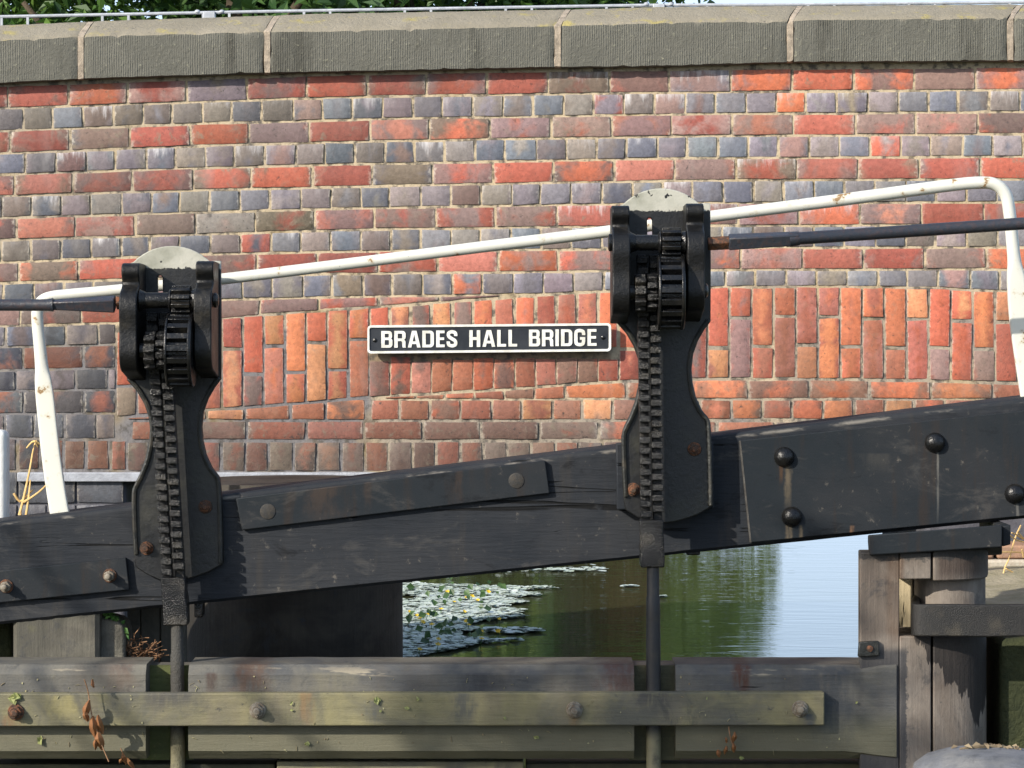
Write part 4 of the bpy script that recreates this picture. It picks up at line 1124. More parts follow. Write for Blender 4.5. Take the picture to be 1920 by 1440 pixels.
        while y < 1068:
            j = rnd.uniform(-.5, .5)
            bar(y + j, y + 12.6 + j, xa + rnd.uniform(-.6, .6), xb + rnd.uniform(-.6, .6), Yr - 0.026 + rnd.uniform(-.0015, .0015), Yr + 0.006)
            y += 19.8
    RK = m.build('rack', M['grease'], T, bev=0.0028, seg=2)
    m = MB()
    xa, xb = cxr(1086) - 23, cxr(1086) + 22
    n = 7
    for i in range(n + 1):
        y = 1082 + (1172 - 1082) * i / n; o2 = (y - 1086) * lean
        for (ux, uy) in ((xa, 0), (xb, 0), (xb, 1), (xa, 1)):
            m.v.append((X(ux + o2 + rnd.uniform(-1.2, 1.2)), Yr - 0.018 + uy * 0.07 + rnd.uniform(-.002, .002), Z(y + rnd.uniform(-1, 1))))
    for i in range(n):
        for k in range(4): m.f.append((i*4 + k, i*4 + (k+1) % 4, (i+1)*4 + (k+1) % 4, (i+1)*4 + k))
    m.f.append((3, 2, 1, 0)); m.f.append((n*4, n*4+1, n*4+2, n*4+3))
    m.build('rack_foot', M['grease'], RK, bev=0.004)
    m = MB(); l2 = min(lean, 0.004); Yrod = Yr + 0.005
    pts = []; rads = []
    for y, r in ((1165, .0185), (1225, .0185), (1228, .0205), (1262, .0208), (1290, .0208), (1300, .0215), (1345, .0215), (1380, .0215), (1450, .022), (1560, .022)):
        yy = y + (0 if oy == 0 else 108 * (y - 1165) / 395 * 0)
        pts.append(Vector((X(cxr(1165) + 1 + (y - 1165) * l2), Yrod + (0 if y < 1240 else 0), Z(yy)))); rads.append((r, r))
    pts[-1].z = -1.0
    rod = m
    rod.sweep(pts, rads, 14); rod.build('paddle_rod', M['rod1'] if oy == 0 else M['rod2'], RK)
    # plate bolts
    for (x, y) in ((385, 950), (275, 1028)) if oy == 0 else ((384, 950), (269, 1026)):
        hexbolt(x + ox, y + oy, Yp - 0.002, 0.0165, 0.016, BP, M['rust'], M['rust'], rnd.uniform(0, 1))
    # bearing bolts on the outer faces
    yb = 563 if shaft_side < 0 else 653
    m = MB(); m.lathe((ax(401), Ya, az(yb + 0)), (1, 0, 0), [(0.022, 0), (0.022, 0.008), (0.015, 0.014), (0, 0.015)], 14); m.build('bearing_cap', M['iron'], T)
    if shaft_side > 0:
        m = MB(); m.lathe((ax(229), Ya, az(563)), (-1, 0, 0), [(0.026, 0), (0.026, 0.008), (0.02, 0.011), (0, 0.011)], 14); m.build('bearing_cap', M['iron'], T)
    return T, Ya, BP

M['rod1'] = iron_mat('gritty_rod', (0.045, 0.043, 0.038), 0.7, 0.008, 0, 0.7, 150, -0.44)
M['rod2'] = iron_mat('painted_rod', (0.022, 0.022, 0.023), 0.5, 0.002, 0, 0.4, 70, -0.61)
G1, Ya1, _ = gear(0, 0, 'black iron paddle gear left of the name sign, with its drive shaft leaving leftward', -1, 0.060, 0, 0.0)
G2, Ya2, _ = gear(918, -108, 'black iron paddle gear right of the name sign, with its drive shaft leaving rightward', 1, 0.014, -4, 0.052)

def shaft(T, Ya, pts, square, stub, side):
    """pts: px path of round bar, square: (x0,y0,h0,x1,y1,h1)"""
    m = MB(); c = [P(x, y, Ya) for x, y, r in pts]
    m.sweep(c, [(r * Ya / F, r * Ya / F) for x, y, r in pts], 16)
    S = m.build('drive_shaft', M['shaft'], T)
    x0, y0, h0, x1, y1, h1 = square
    m = MB()
    for x, y, h in ((x0, y0, h0), (x1, y1, h1)):
        q = P(x, y, Ya); hh = h * Ya / F * 0.74
        for k in range(4):
            a = R(22) + k * math.pi / 2
            m.v.append((q.x, q.y - math.cos(a) * hh, q.z + math.sin(a) * hh))
    for k in range(4): m.f.append((k, (k+1) % 4, 4 + (k+1) % 4, 4 + k))
    m.f += [(3, 2, 1, 0), (4, 5, 6, 7)]
    m.build('square_socket', M['shaft'], S, bev=0.004)
    m = MB(); a, b = stub
    qa, qb = P(a[0], a[1], Ya), P(b[0], b[1], Ya)
    m.sweep([qa, qb], 0.021, 4); m.build('square_end', M['rust'], S, bev=0.003)
M['shaft'] = iron_mat('blue_black_bar', (0.028, 0.032, 0.042), 0.38, 0.0025, 0.12, 0.2)
shaft(G1, Ya1, [(-55, 572, 11), (0, 572, 11), (88, 572, 11.2), (100, 571.5, 13)], (88, 571.5, 15, 216, 570, 25.5), ((218, 568), (231, 567)), -1)
shaft(G2, Ya2, [(1480, 449, 14), (1497, 447, 13.5), (1500, 447, 12), (1920, 419, 11.6), (2500, 381, 11.5)], (1366, 454, 24, 1498, 447, 21), ((1327, 457), (1368, 455)), 1)

# ------------------------------------------------------------------ white handrail
YH = 9.14
pt = [(118, 985, 17.5, 7), (110, 950, 16.8, 7), (98, 870, 16.6, 7), (90, 800, 16.4, 7), (84.5, 745, 16.2, 7.2), (81, 712, 15.2, 8), (78.5, 690, 13.4, 9), (74.5, 645, 12.4, 10.5), (70.5, 605, 12, 11), (71, 580, 12, 11), (79, 564, 11.5, 11), (97, 556, 11, 11), (130, 552, 11, 11), (228, 543, 11, 11), (415, 523.5, 11.3, 11.3), (650, 495, 11.3, 11.3), (880, 466, 11.5, 11.5), (1140, 434, 12, 12),
      (1335, 406, 12, 12), (1600, 372, 12.5, 12.5), (1770, 349, 12.5, 12.5), (1838, 342.5, 12.5, 12.5), (1868, 347, 12.5, 12.5), (1886, 366, 12.5, 12.5), (1893, 400, 12.5, 12.5), (1898, 450, 12.7, 12.5), (1902, 490, 13.5, 11.2), (1905, 525, 16.0, 9.6), (1911, 600, 17, 7.5), (1925, 700, 17, 7), (1937, 775, 17, 7)]
c4 = [Vector((x, y, a)) for x, y, a, b in pt]; b4 = [Vector((b, 0, 0)) for x, y, a, b in pt]
sm = crom(c4, 5); sb = crom(b4, 5)
m = MB(); m.sweep([P(v.x, v.y, YH) for v in sm], [((v.z * .94 + max(0, v.z - 13) * .55) * YH / F, w.x * .94 * YH / F) for v, w in zip(sm, sb)], 28, sq=[1.0 - .72 * min(max((v.z - 13) / 3, 0), 1) for v in sm])
HR = m.build('white_handrail', M['white'], None, P(110, 960, YH))
tag(HR, 'white painted tubular handrail with flattened feet rising to the right above the black beam', 'handrail')

# white post end at the left edge
m = MB(); a = P(15, 806, 9.4)
lp = []
for k in range(9):
    an = math.pi * k / 8
m.box(P(-60, 0, 9.4).x, a.x, 9.36, 9.45, 0.15, a.z)
wp = m.build('white_post', simple('white_wood', (0.80, 0.80, 0.77), (0.68, 0.69, 0.66), 9, 0.6, 0.002), None, P(-22, 970, 9.4), bev=0.022, seg=4)
tag(wp, 'weathered white wooden post end at the left edge of the picture', 'post')

# ------------------------------------------------------------------ below the beam, left
m = MB(); n = 20; Yq = 9.012
for i in range(n + 1):
    x = 24 + (186 - 24) * i / n; d = 0.003 * nz(x * .09, 3, 1) + (0.012 if i in (0, n) else 0)
    for kk in range(9):
        z = P(x, 1150, Yq).z + (-0.7 - P(x, 1150, Yq).z) * kk / 8
        m.v.append((P(x, 0, Yq).x, Yq + d + 0.003 * nz(x * .05, kk * 1.3, 6), z))
for i in range(n):
    for kk in range(8): m.f.append((i*9 + kk, (i+1)*9 + kk, (i+1)*9 + kk + 1, i*9 + kk + 1))
b0 = len(m.v)
for i in (0, n):
    for kk in (0, 8):
        v = m.v[i*9 + kk]; m.v.append((v[0], 9.26, v[2]))
m.f.append(tuple([i*9 for i in range(n + 1)] + [b0 + 2, b0])); m.f.append(tuple([k2 for k2 in range(0, 9)] + [b0 + 1, b0])); m.f.append(tuple([n*9 + k2 for k2 in range(0, 9)] + [b0 + 3, b0 + 2]))
m.build('meeting_post', M['grey_timber'], GT)
m = MB(); m.pquad([(-160, 1300), (21, 1300), (21, 1150), (-160, 1150)], 9.20, 9.6); o = m.build('mossy_pier', M['mossstone'], None, P(0, 1300, 9.42), bev=0.01); tag(o, 'dark mossy pier at the left edge below the beam', 'pier')
# stone block with sloping rounded top
loop = [(184, 1300), (234, 1300), (234, 1187), (230, 1174), (221, 1165), (205, 1160), (190, 1159), (184, 1160)]
me = flat_mesh([px_loop(loop, 9.06)], 9.06, 9.24, 0.008, 'stone_block')
o = link_mesh('stone_block', me, M['grey_stone'] if 'grey_stone' in M else simple('grey_stone', (0.15, 0.14, 0.115), (0.085, 0.08, 0.065), 14, 0.9, 0.008, 0.2), None, P(209, 1240, 9.06))
tag(o, 'grey stone block with a rounded corner beside the dried fern under the beam', 'stone block')
# dark tarred fender boards
m = MB()
for k, (a, b) in enumerate(((238, 262), (263.5, 300), (301, 346))):
    m.pquad([(a, 1330), (b, 1330), (b, 1120), (a, 1120)], 9.30 + 0.006 * (k % 2), 9.38)
o = m.build('fender_board', M['grey_timber'], None, P(290, 1240, 9.30), bev=0.004); tag(o, 'dark upright fender boards behind the left paddle rod', 'fender')
m = MB()
cxp = P(552, 0, 9.95); rad = 0.362; cyl_n = 44
for kk in range(12):
    z = -0.6 + 1.5 * kk / 11
    for i in range(cyl_n):
        a = 2 * math.pi * i / cyl_n; r = rad * (1 + 0.010 * nz(math.cos(a) * 5, math.sin(a) * 5, 1) + 0.006 * nz(a * 9, z * 2, 3))
        m.v.append((cxp.x + r * math.cos(a), 9.95 + r * math.sin(a), z))
for kk in range(11):
    for i in range(cyl_n):
        j = (i + 1) % cyl_n; m.f.append((kk*cyl_n + i, kk*cyl_n + j, (kk+1)*cyl_n + j, (kk+1)*cyl_n + i))
m.f.append(tuple(11 * cyl_n + i for i in range(cyl_n)))
o = m.build('mooring_dolphin', M['tar'], None, P(552, 1240, 9.95)); tag(o, 'thick round blackened timber pile in the shade under the beam, left of the water', 'pile')

# dried fern and green weed
def tangle(name, cx, cy, w, h, Y, n, material, label, cat, seed):
    r2 = random.Random(seed); m = MB()
    for i in range(n):
        x = cx + r2.uniform(-w, w); y = cy + r2.uniform(-h, h) + abs(x - cx) * .4
        if y < cy - h + (x - cx + w) * 1.0 * h / w * .9: y += h * .6
        a = r2.uniform(0, 6.28); pts = []
        for k in range(5):
            pts.append(P(x, y, Y + r2.uniform(-.05, .03))); a += r2.uniform(-.9, .9); x += math.cos(a) * 9; y += math.sin(a) * 7
        m.sweep(crom(pts, 2), 0.0013, 4)
    o = m.build(name, material, None, P(cx, cy + h, Y)); return tag(o, label, cat)
tangle('dried_fern', 262, 1212, 26, 22, 9.12, 62, M['fern'], 'brown tangle of dried fern beside the stone block under the beam', 'dried fern', 3)
def leafm(m, c, size, nrm, r2, fold=0.25, asp=0.55):
    n = Vector(nrm).normalized(); u = n.orthogonal().normalized(); u = Matrix.Rotation(r2.uniform(0, 6.28), 3, n) @ u; w = n.cross(u)
    c = Vector(c)
    b = len(m.v)
    m.v += [tuple(c - u * size), tuple(c - w * size * asp + n * size * fold - u * size * .15), tuple(c + u * size - n * size * .15), tuple(c + w * size * asp + n * size * fold - u * size * .15)]
    m.f += [(b, b + 1, b + 2), (b, b + 2, b + 3)]
r2 = random.Random(12); m = MB()
for i in range(60):
    t = r2.random(); x = 192 + 46 * t + r2.uniform(-5, 5); y = 1150 + 42 * t * t + r2.uniform(-6, 6)
    leafm(m, P(x, y, 9.14 + r2.uniform(-.1, .05)), r2.uniform(.007, .013), (r2.uniform(-.6, .6), -1, r2.uniform(0, 1.2)), r2)
o = m.build('weed_plant', M['ivy'], None, P(222, 1190, 9.14), recalc=False, smooth=False); tag(o, 'small bright green weed growing on top of the grey stone block', 'weed')

# dry stalks behind the left post
ST = thing('dry_grass', P(50, 962, 9.31), 'dry straw coloured grass stalks behind the left foot of the white handrail', 'dry grass')
for pl in ([(36, 966), (44, 935), (56, 880), (62, 845), (67, 828)], [(49, 966), (54, 930), (57, 900)], [(67, 828), (60, 829), (50, 840)], [(67, 827), (74, 832), (80, 836)], [(44, 942), (60, 932), (76, 920), (90, 906)], [(26, 925), (37, 940), (50, 930), (62, 918)], [(38, 966), (40, 950), (47, 930)], [(67, 828), (69, 833), (71, 838)]):
    m = MB(); pp = crom([P(x, y, 9.31 + 0.006 * k) for k, (x, y) in enumerate(pl)], 3); m.sweep(pp, [(0.0042 - 0.0022 * i / len(pp),) * 2 for i in range(len(pp))], 6); m.build('stalk', M['straw'], ST)

# ------------------------------------------------------------------ right bank, wall, bollard
m = MB(); x0 = P(1876, 0, 8.95).x
m.box(x0, x0 + 2.2, 8.95, 9.6, -1.2, P(0, 1198, 8.95).z)
o = m.build('lock_wall', M['mossstone'], None, (x0 + 1, 8.95, -1.2), bev=0.02); tag(o, 'dark mossy lock wall at the right edge below the iron strap', 'lock wall')
m = MB()
xl2 = P(1668, 0, 10.3).x; n = 24
V = []
for j in range(11):
    Y = 9.62 + (10.72 - 9.62) * j / 10
    for i in range(n + 1):
        X = xl2 + 2.6 * i / n
        V.append((X, Y, 0.46 + 0.09 * j / 10 + 0.02 * nz(X * 4, Y * 4, 2)))
m.v = V
for j in range(10):
    for i in range(n): q = j * (n + 1) + i; m.f.append((q, q + 1, q + n + 2, q + n + 1))
m.v += [(xl2, 9.62, -1), (xl2 + 2.6, 9.62, -1), (xl2, 10.72, -1), (xl2 + 2.6, 10.72, -1)]; b = len(m.v) - 4
m.f.append(tuple(list(range(n + 1)) + [b + 1, b])); m.f.append(tuple([j * (n + 1) for j in range(11)] + [b + 2, b]))
o = m.build('lockside_bank', M['bank'], None, (xl2 + 1, 10, -1), recalc=False); tag(o, kind='structure')
KB = thing('canal_kerb', (xl2 + 1, 10.8, 0.5), 'low pale kerb with a red brick edge at the waterside behind the heel post', 'kerb')
zA, zB, zC = P(0, 1066, 10.72).z, P(0, 1049, 10.74).z, P(0, 1023, 10.76).z
m = MB(); m.box(xl2, xl2 + 2.6, 10.722, 10.98, -0.9, zB); m.build('pale_course', M['kerb'], KB, bev=0.01)
m = MB()
for k in range(12): m.box(xl2 + k * .22 + 0.005, xl2 + k * .22 + .213, 10.745, 10.965, zB + 0.002, zC + 0.004 * nz(k * 1.7, 1, 1))
m.build('brick_course', M['kerbbrick'], KB, bev=0.008)
DG = thing('dry_reed', P(1900, 1065, 10.5), 'pale dry reed stems bending over the low kerb at the right edge', 'dry grass')
for pl in ([(1879, 1090), (1884, 1065), (1893, 1045), (1903, 1010), (1914, 985)], [(1894, 1004), (1905, 1012), (1918, 1016), (1940, 1020)], [(1908, 996), (1914, 1004), (1924, 1014)], [(1878, 1090), (1895, 1094), (1925, 1104)], [(1886, 1066), (1905, 1076), (1925, 1084)], [(1875, 1035), (1900, 1035), (1925, 1037)], [(1897, 999), (1906, 1003), (1918, 1011)], [(1916, 1030), (1919, 1045)], [(1900, 1090), (1912, 1080), (1925, 1070)]):
    m = MB(); pp = crom([P(x, y, 10.55 + 0.02 * k) for k, (x, y) in enumerate(pl)], 3); m.sweep(pp, 0.0028, 5); m.build('stem', M['straw'], DG)
m = MB(); q = P(1830, 1404, 8.2)
m.lathe((q.x + 0.03, 8.2, -1.2), (0, 0, 1), [(0.20, 0), (0.20, q.z + 1.2 - 0.085), (0.205, q.z + 1.2 - 0.065), (0.20, q.z + 1.2 - 0.045), (0.17, q.z + 1.2 - 0.022), (0.12, q.z + 1.2 - 0.006), (0.06, q.z + 1.2 + 0.001), (0, q.z + 1.2 + 0.002)], 40)
o = m.build('bollard', M['bollard'], None, (q.x, 8.2, -1.2)); tag(o, 'broad grey bollard with a worn domed top in the bottom right corner', 'bollard')
m = MB(); r2 = random.Random(5)
for i in range(26):
    x = 1858 + r2.gauss(0, 22)
    leafm(m, P(x, 1404 + r2.uniform(-4, 2) - (4 if abs(x - 1850) < 25 else 0), 8.2 + r2.uniform(-.04, .08)), r2.uniform(.006, .014), (r2.uniform(-.5, .5), -.6, 1), r2, .4)
for k in range(3): m.sweep(crom([P(1800, 1405, 8.19), P(1835, 1401 - k, 8.2), P(1870, 1400 + k, 8.22), P(1915, 1406, 8.2)], 3), 0.004, 5)
o = m.build('dead_weed', M['scrap2'] if 'scrap2' in M else leaf_mat('dead_weed', (0.24, 0.19, 0.12), (0.14, 0.10, 0.06), 0.1, 0.9), None, P(1858, 1406, 8.2), recalc=False, smooth=False); tag(o, 'scrap of dried brown weed lying on the domed grey bollard', 'dead weed')

# ------------------------------------------------------------------ dead plants and scraps on the gate
def dead_plant(stem, leaves, Y, label, seed):
    r3 = random.Random(seed)
    T = thing('dead_plant', P(stem[-1][0], stem[-1][1], Y), label, 'dead plant', None)
    m = MB(); m.sweep(crom([P(x, y, Y + 0.006 * math.sin(k)) for k, (x, y) in enumerate(stem)], 3), 0.0019, 5); m.build('stem', M['fern'], T)
    for x, y, L_, w, ang in leaves:
        m = MB(); c = P(x, y, Y); n = 6; s = Y / F
        dx, dz = math.sin(R(ang)), -math.cos(R(ang)); tx, tz = -dz, dx
        b = 0
        curl = r3.uniform(.5, 1.2)
        for k in range(n + 1):
            t = k / n; ww = w * math.sin(math.pi * min(max(t, .04), .97)) ** .7 * s
            for q_ in (-1, 0, 1):
                m.v.append((c.x + (dx * L_ * t) * s + tx * ww * q_ * .5 + r3.uniform(-.001, .001), c.y - 0.012 * curl * (1 - abs(q_)) - .012 * math.sin(t * 5) + r3.uniform(-.003, .003), c.z + (dz * L_ * t) * s + tz * ww * q_ * .5))
        for k in range(n):
            for q_ in range(2): m.f.append((k*3 + q_, k*3 + q_ + 1, (k+1)*3 + q_ + 1, (k+1)*3 + q_))
        m.build('leaf', M['deadleaf'], T)
    return T
YB = YRl - 0.085
dead_plant([(158, 1274), (164, 1292), (168, 1315), (172, 1340), (180, 1365), (190, 1395), (204, 1428)], [(177, 1289, -16, 7, 20), (168, 1312, 38, 14, -18), (160, 1332, 22, 12, 10), (174, 1342, 44, 16, 6), (184, 1340, 38, 13, 12), (185, 1372, 36, 17, 8), (180, 1385, 22, 9, -5)], YB, 'hanging brown dead plant with curled leaves at the left of the clamp board', 2)
dead_plant([(226, 1403), (232, 1416), (240, 1432)], [(230, 1410, 26, 9, 14), (238, 1420, 26, 9, 30), (230, 1420, 14, 7, -30)], YB + 0.06, 'small brown dead sprig below the larger hanging dead plant', 3)
dead_plant([(1366, 1362), (1370, 1385), (1376, 1402)], [(1378, 1372, 22, 9, -8), (1361, 1382, 12, 5, 10), (1375, 1392, 20, 9, 5), (1362, 1398, 18, 8, -12), (1346, 1405, 16, 10, 12)], YRl - 0.03, 'tiny brown dead sprig below the clamp board near its right end', 4)
scraps = [(28, 1311, 12), (705, 1316, 10), (712, 1336, 5), (764, 1326, 7), (784, 1311, 5), (78, 1388, 9), (545, 1318, 5), (548, 1332, 5), (946, 1348, 4), (1327, 1309, 4), (1006, 1384, 6), (575, 1395, 6), (1388, 1424, 6), (1605, 1316, 4)]
slab = ['pale curled leaf stuck above the rusty bolt at the left of the clamp board', 'largest green leaf scrap on the clamp board, above and right of the second bolt', 'tiny scrap of weed just under the largest leaf scrap on the clamp board', 'crumpled scrap of weed right of the largest leaf scrap', 'small round scrap of weed at the top edge of the clamp board', 'grey scrap of weed on the rail below the rusty bolt', 'dark shred of weed right of the second bolt, near the board top', 'dark shred of weed right of the second bolt, level with it',
        'small green scrap of weed on the clamp board just left of the third bolt', 'small scrap of weed on the board right of the right paddle rod', 'pale scrap of weed on the lower rail under the third bolt', 'thin twig of weed on the lower rail below the clamp board', 'fresh green shred of weed under the tiny dead sprig on the right', 'small pale shred of weed on the rail right of the end of the clamp board']
for i, (x, y, s) in enumerate(scraps):
    r3 = random.Random(40 + i); m = MB()
    Yq = (YRl - 0.048) if 1300 < y < 1360 and x < 1546 else (YRl - 0.004)
    for k in range(max(2, int(s / 2))):
        leafm(m, P(x + r3.uniform(-s, s) * .5, y + r3.uniform(-s, s) * .6, Yq - 0.003), s * Yq / F * r3.uniform(.5, .9), (r3.uniform(-.5, .5), -1, r3.uniform(-.2, .6)), r3, .3, .7)
    o = m.build('leaf_scrap', M['scrap'], None, P(x, y, Yq), recalc=False, smooth=False); tag(o, slab[i], 'leaf scrap', 'scraps of weed stuck to the gate')

r6 = random.Random(77); m = MB()
for i in range(130):
    x = r6.uniform(-10, 1600); y = r6.choice([r6.uniform(1304, 1358), r6.uniform(1366, 1406), r6.uniform(1366, 1406), r6.uniform(1266, 1298)])
    if 268 < x < 358 or 1184 < x < 1272 or (x > 1540 and y < 1362): continue
    Yq = (YRl - 0.046) if 1300 < y < 1360 else (YRl - 0.001)
    if r6.random() < .45:
        a = r6.uniform(0, 3.14); l = r6.uniform(3, 11); m.sweep([P(x, y, Yq), P(x + l * math.cos(a) * .5, y + l * math.sin(a) * .5 - 1, Yq - .002), P(x + l * math.cos(a), y + l * math.sin(a), Yq)], r6.uniform(.0006, .0012), 4)
    else:
        leafm(m, P(x, y, Yq - .001), r6.uniform(.0018, .0045), (r6.uniform(-.5, .5), -1, r6.uniform(-.2, .5)), r6, .2, .7)
o = m.build('plant_debris', leaf_mat('debris', (0.34, 0.32, 0.18), (0.16, 0.12, 0.07), 0.1, 0.8), None, P(800, 1400, YRl), recalc=False, smooth=False); tag(o, 'tiny flecks of dried weed stuck over the clamp board and lower rail', 'debris', kind='stuff')

# ------------------------------------------------------------------ water, banks, ground
def sheet(name, pts, z, material, kind='structure'):
    m = MB(); m.v = [(x, y, z) for x, y in pts]; m.f = [tuple(range(len(pts)))]
    o = m.build(name, material, None, (pts[0][0], pts[0][1], z), smooth=False); return tag(o, kind=kind)
sheet('ground', [(-900, -900), (900, -900), (900, 1800), (-900, 1800)], -1.2, M['ground'])
sheet('water', [(-80, 9.25), (80, 9.25), (80, 900), (-80, 900)], 0.0, M['water'])
def bank(name, front, back, z):
    m = MB(); n = len(front)
    for x, y in front: m.v += [(x, y, -0.4), (x, y, z * .7)]
    for (x, y), (bx, by) in zip(front, back):
        d = Vector((bx - x, by - y)).normalized(); m.v += [(x + d.x * .6, y + d.y * .6, z), (bx, by, z + .25)]
    for i in range(n - 1):
        m.f.append((2*i, 2*i+2, 2*i+3, 2*i+1))
        m.f.append((2*i+1, 2*i+3, 2*n + 2*i+2, 2*n + 2*i)); m.f.append((2*n + 2*i, 2*n + 2*i+2, 2*n + 2*i+3, 2*n + 2*i+1))
    o = m.build(name, M['grass'], None, (front[0][0], front[0][1], 0)); return tag(o, kind='structure')
bank('far_bank', [(-60, 14.2), (-10, 16.2), (-4, 18.6), (-1, 20.6), (1.3, 23.0), (2.6, 28), (4.2, 42), (6.5, 70), (18, 200), (60, 700)], [(-600, 40), (-500, 60), (-450, 90), (-400, 160), (-350, 240), (-320, 320), (-300, 450), (-280, 600), (-250, 800), (-200, 1000)], 0.28)
bank('near_bank', [(3.0, 9.0), (2.9, 13.5), (4.0, 24), (6.0, 40), (10, 70), (28, 200), (100, 700)], [(600, 0), (600, 20), (600, 60), (600, 110), (600, 200), (600, 400), (600, 900)], 0.30)

# ------------------------------------------------------------------ floating leaves and flowers
r4 = random.Random(21)
edge = [(1060, 1), (1086, 1), (1094, 760), (1098, 800), (1104, 1058), (1108, 960), (1113, 985), (1118, 1020), (1122, 930), (1130, 990), (1140, 930), (1147, 985), (1152, 960), (1158, 990), (1166, 900), (1174, 880), (1180, 960), (1185, 1028), (1190, 960), (1196, 900), (1201, 980), (1208, 900), (1214, 880), (1220, 850), (1228, 800), (1236, 775)]
def inside(x, y): return y > 1091 and x < lin([(b, a) if False else (a, b) for a, b in edge], y) and x > 700
m = MB(); cnt = 0
def pad(x, y, tilt=0.085):
    Y = EYE * F / (y - HZ); c = Vector(((x - 960) * Y / F, Y, 0.004 + r4.uniform(0, 0.012)))
    n = Vector((r4.gauss(0, tilt), r4.gauss(-0.02, tilt), 1)).normalized(); u = n.orthogonal().normalized(); w = n.cross(u); r = r4.uniform(.014, .030); a0 = r4.uniform(0, 6.28)
    b = len(m.v); k = 9
    m.v.append(tuple(c - n * 0.004))
    for i in range(k):
        a = a0 + (2 * math.pi - .35) * i / (k - 1); q = c + (u * math.cos(a) + w * math.sin(a)) * r; q.z = max(q.z, 0.003); m.v.append(tuple(q))
    for i in range(k - 1): m.f.append((b, b + 1 + i, b + 2 + i))
while cnt < 7500:
    y = r4.uniform(1092, 1240); x = r4.uniform(705, 1062)
    # even cover on the water surface, thinner in drifts towards the tips
    if not inside(x, y): continue
    e = lin(edge, y) - x
    if nz(x * .006, y * .05, 4) < -0.42 + (0.2 if e < 60 else 0): continue
    pad(x, y); cnt += 1
for i in range(130):
    pad(r4.uniform(930, 1135), r4.gauss(1070, 2.5))
for i in range(14): pad(1182 + r4.uniform(-14, 12), 1102 + r4.uniform(-.4, .4)); pad(1238 + r4.uniform(-5, 6), 1121.5 + r4.uniform(-.4, .4))
o = m.build('floating_leaves', M['pad'], None, (-0.5, 14, 0), recalc=False, smooth=True); tag(o, 'raft of pale floating water plant leaves left of the open water', 'water plants', kind='stuff')
m = MB()
for i in range(55):
    for _ in range(200):
        y = r4.uniform(1095, 1226); x = r4.uniform(762, 960)
        if inside(x + 30, y): break
    Y = EYE * F / (y - HZ); c = Vector(((x - 960) * Y / F, Y, r4.uniform(.03, .06)))
    s = r4.uniform(.012, .026)
    leafm(m, c, s, (r4.uniform(-.8, .8), -1, r4.uniform(.2, 1.3)), r4, .2, .8)
o = m.build('raised_leaves', leaf_mat('raised_leaf', (0.03, 0.07, 0.02), (0.07, 0.13, 0.04), 0.25, 0.4), None, (-0.5, 14, 0), recalc=False, smooth=False); tag(o, 'dark green raised leaves scattered over the pale floating leaves', 'water plants', kind='stuff')
fl = [(765, 1155), (765, 1176), (782, 1163), (790, 1172), (797, 1168), (804, 1164), (809, 1186), (827, 1156), (850, 1140), (866, 1156), (872, 1128), (881, 1130), (897, 1135), (913, 1120), (874, 1177), (876, 1184), (936, 1170), (902, 1198), (901, 1213), (819, 1211), (819, 1224), (784, 1231), (838, 1123), (935, 1195), (788, 1177)]
proto = None
for i, (x, y) in enumerate(fl):
    Y = EYE * F / (y - HZ); loc = Vector(((x - 960) * Y / F, Y, 0.0))
    if proto is None:
        m = MB()
        for k in range(5):
            a = k * 2 * math.pi / 5; d = Vector((math.cos(a), math.sin(a), 0)); t = Vector((-d.y, d.x, 0)); c = Vector((0, 0, .055)); b = len(m.v)
            m.v += [tuple(c), tuple(c + d * .012 + t * .008 + Vector((0, 0, .005))), tuple(c + d * .020 + Vector((0, 0, .007))), tuple(c + d * .012 - t * .008 + Vector((0, 0, .005)))]
            m.f.append((b, b+1, b+2, b+3))
        proto = m.build('water_flower', M['petal'], None, (0, 0, 0), recalc=False, smooth=False)
        s = MB(); s.cyl((0, 0, 0), (0, 0, 1), .002, .056, 5); sm_ = s.build('stem', M['ivy'], proto)
        o = proto
    else:
        o = proto.copy(); col.objects.link(o); s2 = sm_.copy(); s2.parent = o; col.objects.link(s2)
    o.location = loc; o.rotation_euler = (r4.uniform(.2, .7), r4.uniform(-.3, .3), 0); o.rotation_euler.z = r4.uniform(0, 0.4); sc_ = r4.uniform(.5, .8); o.scale = (sc_, sc_, sc_)
    tag(o, 'small yellow flower standing among the floating leaves by the dark pile', 'flower', 'yellow flowers on the water')

# ------------------------------------------------------------------ trees
def leaf_mesh(name, n, rx, ry, z0, z1, size, seed, face=0.2):
    r5 = random.Random(seed); m = MB()
    clumps = [(r5.uniform(-1, 1), r5.uniform(-1, 1), r5.random(), r5.uniform(.35, .62)) for _ in range(34)]
    k = 0
    while k < n:
        cx, cy, cz, cr = r5.choice(clumps)
        if cx * cx + cy * cy > 1: continue
        d = Vector((r5.gauss(0, 1), r5.gauss(0, 1), r5.gauss(0, 1))).normalized() * (r5.random() ** .4) * cr
        sh = math.sin(math.pi * (0.12 + 0.8 * cz)) ** .6
        x, y = (cx * sh * .85 + d.x) * rx, (cy * sh * .85 + d.y) * ry; z = z0 + (z1 - z0) * cz + d.z * min(rx, (z1 - z0) * .5)
        if z < 0.05: continue
        nr = Vector((r5.gauss(0, .6) + d.x * .8, r5.gauss(0, .6) + d.y * .8 - face, r5.uniform(0.1, 1.2)))
        leafm(m, (x, y, z), size * r5.uniform(.6, 1.3), nr, r5, .18, .5); k += 1
    me = bpy.data.meshes.new(name); me.from_pydata(m.v, [], m.f); return me
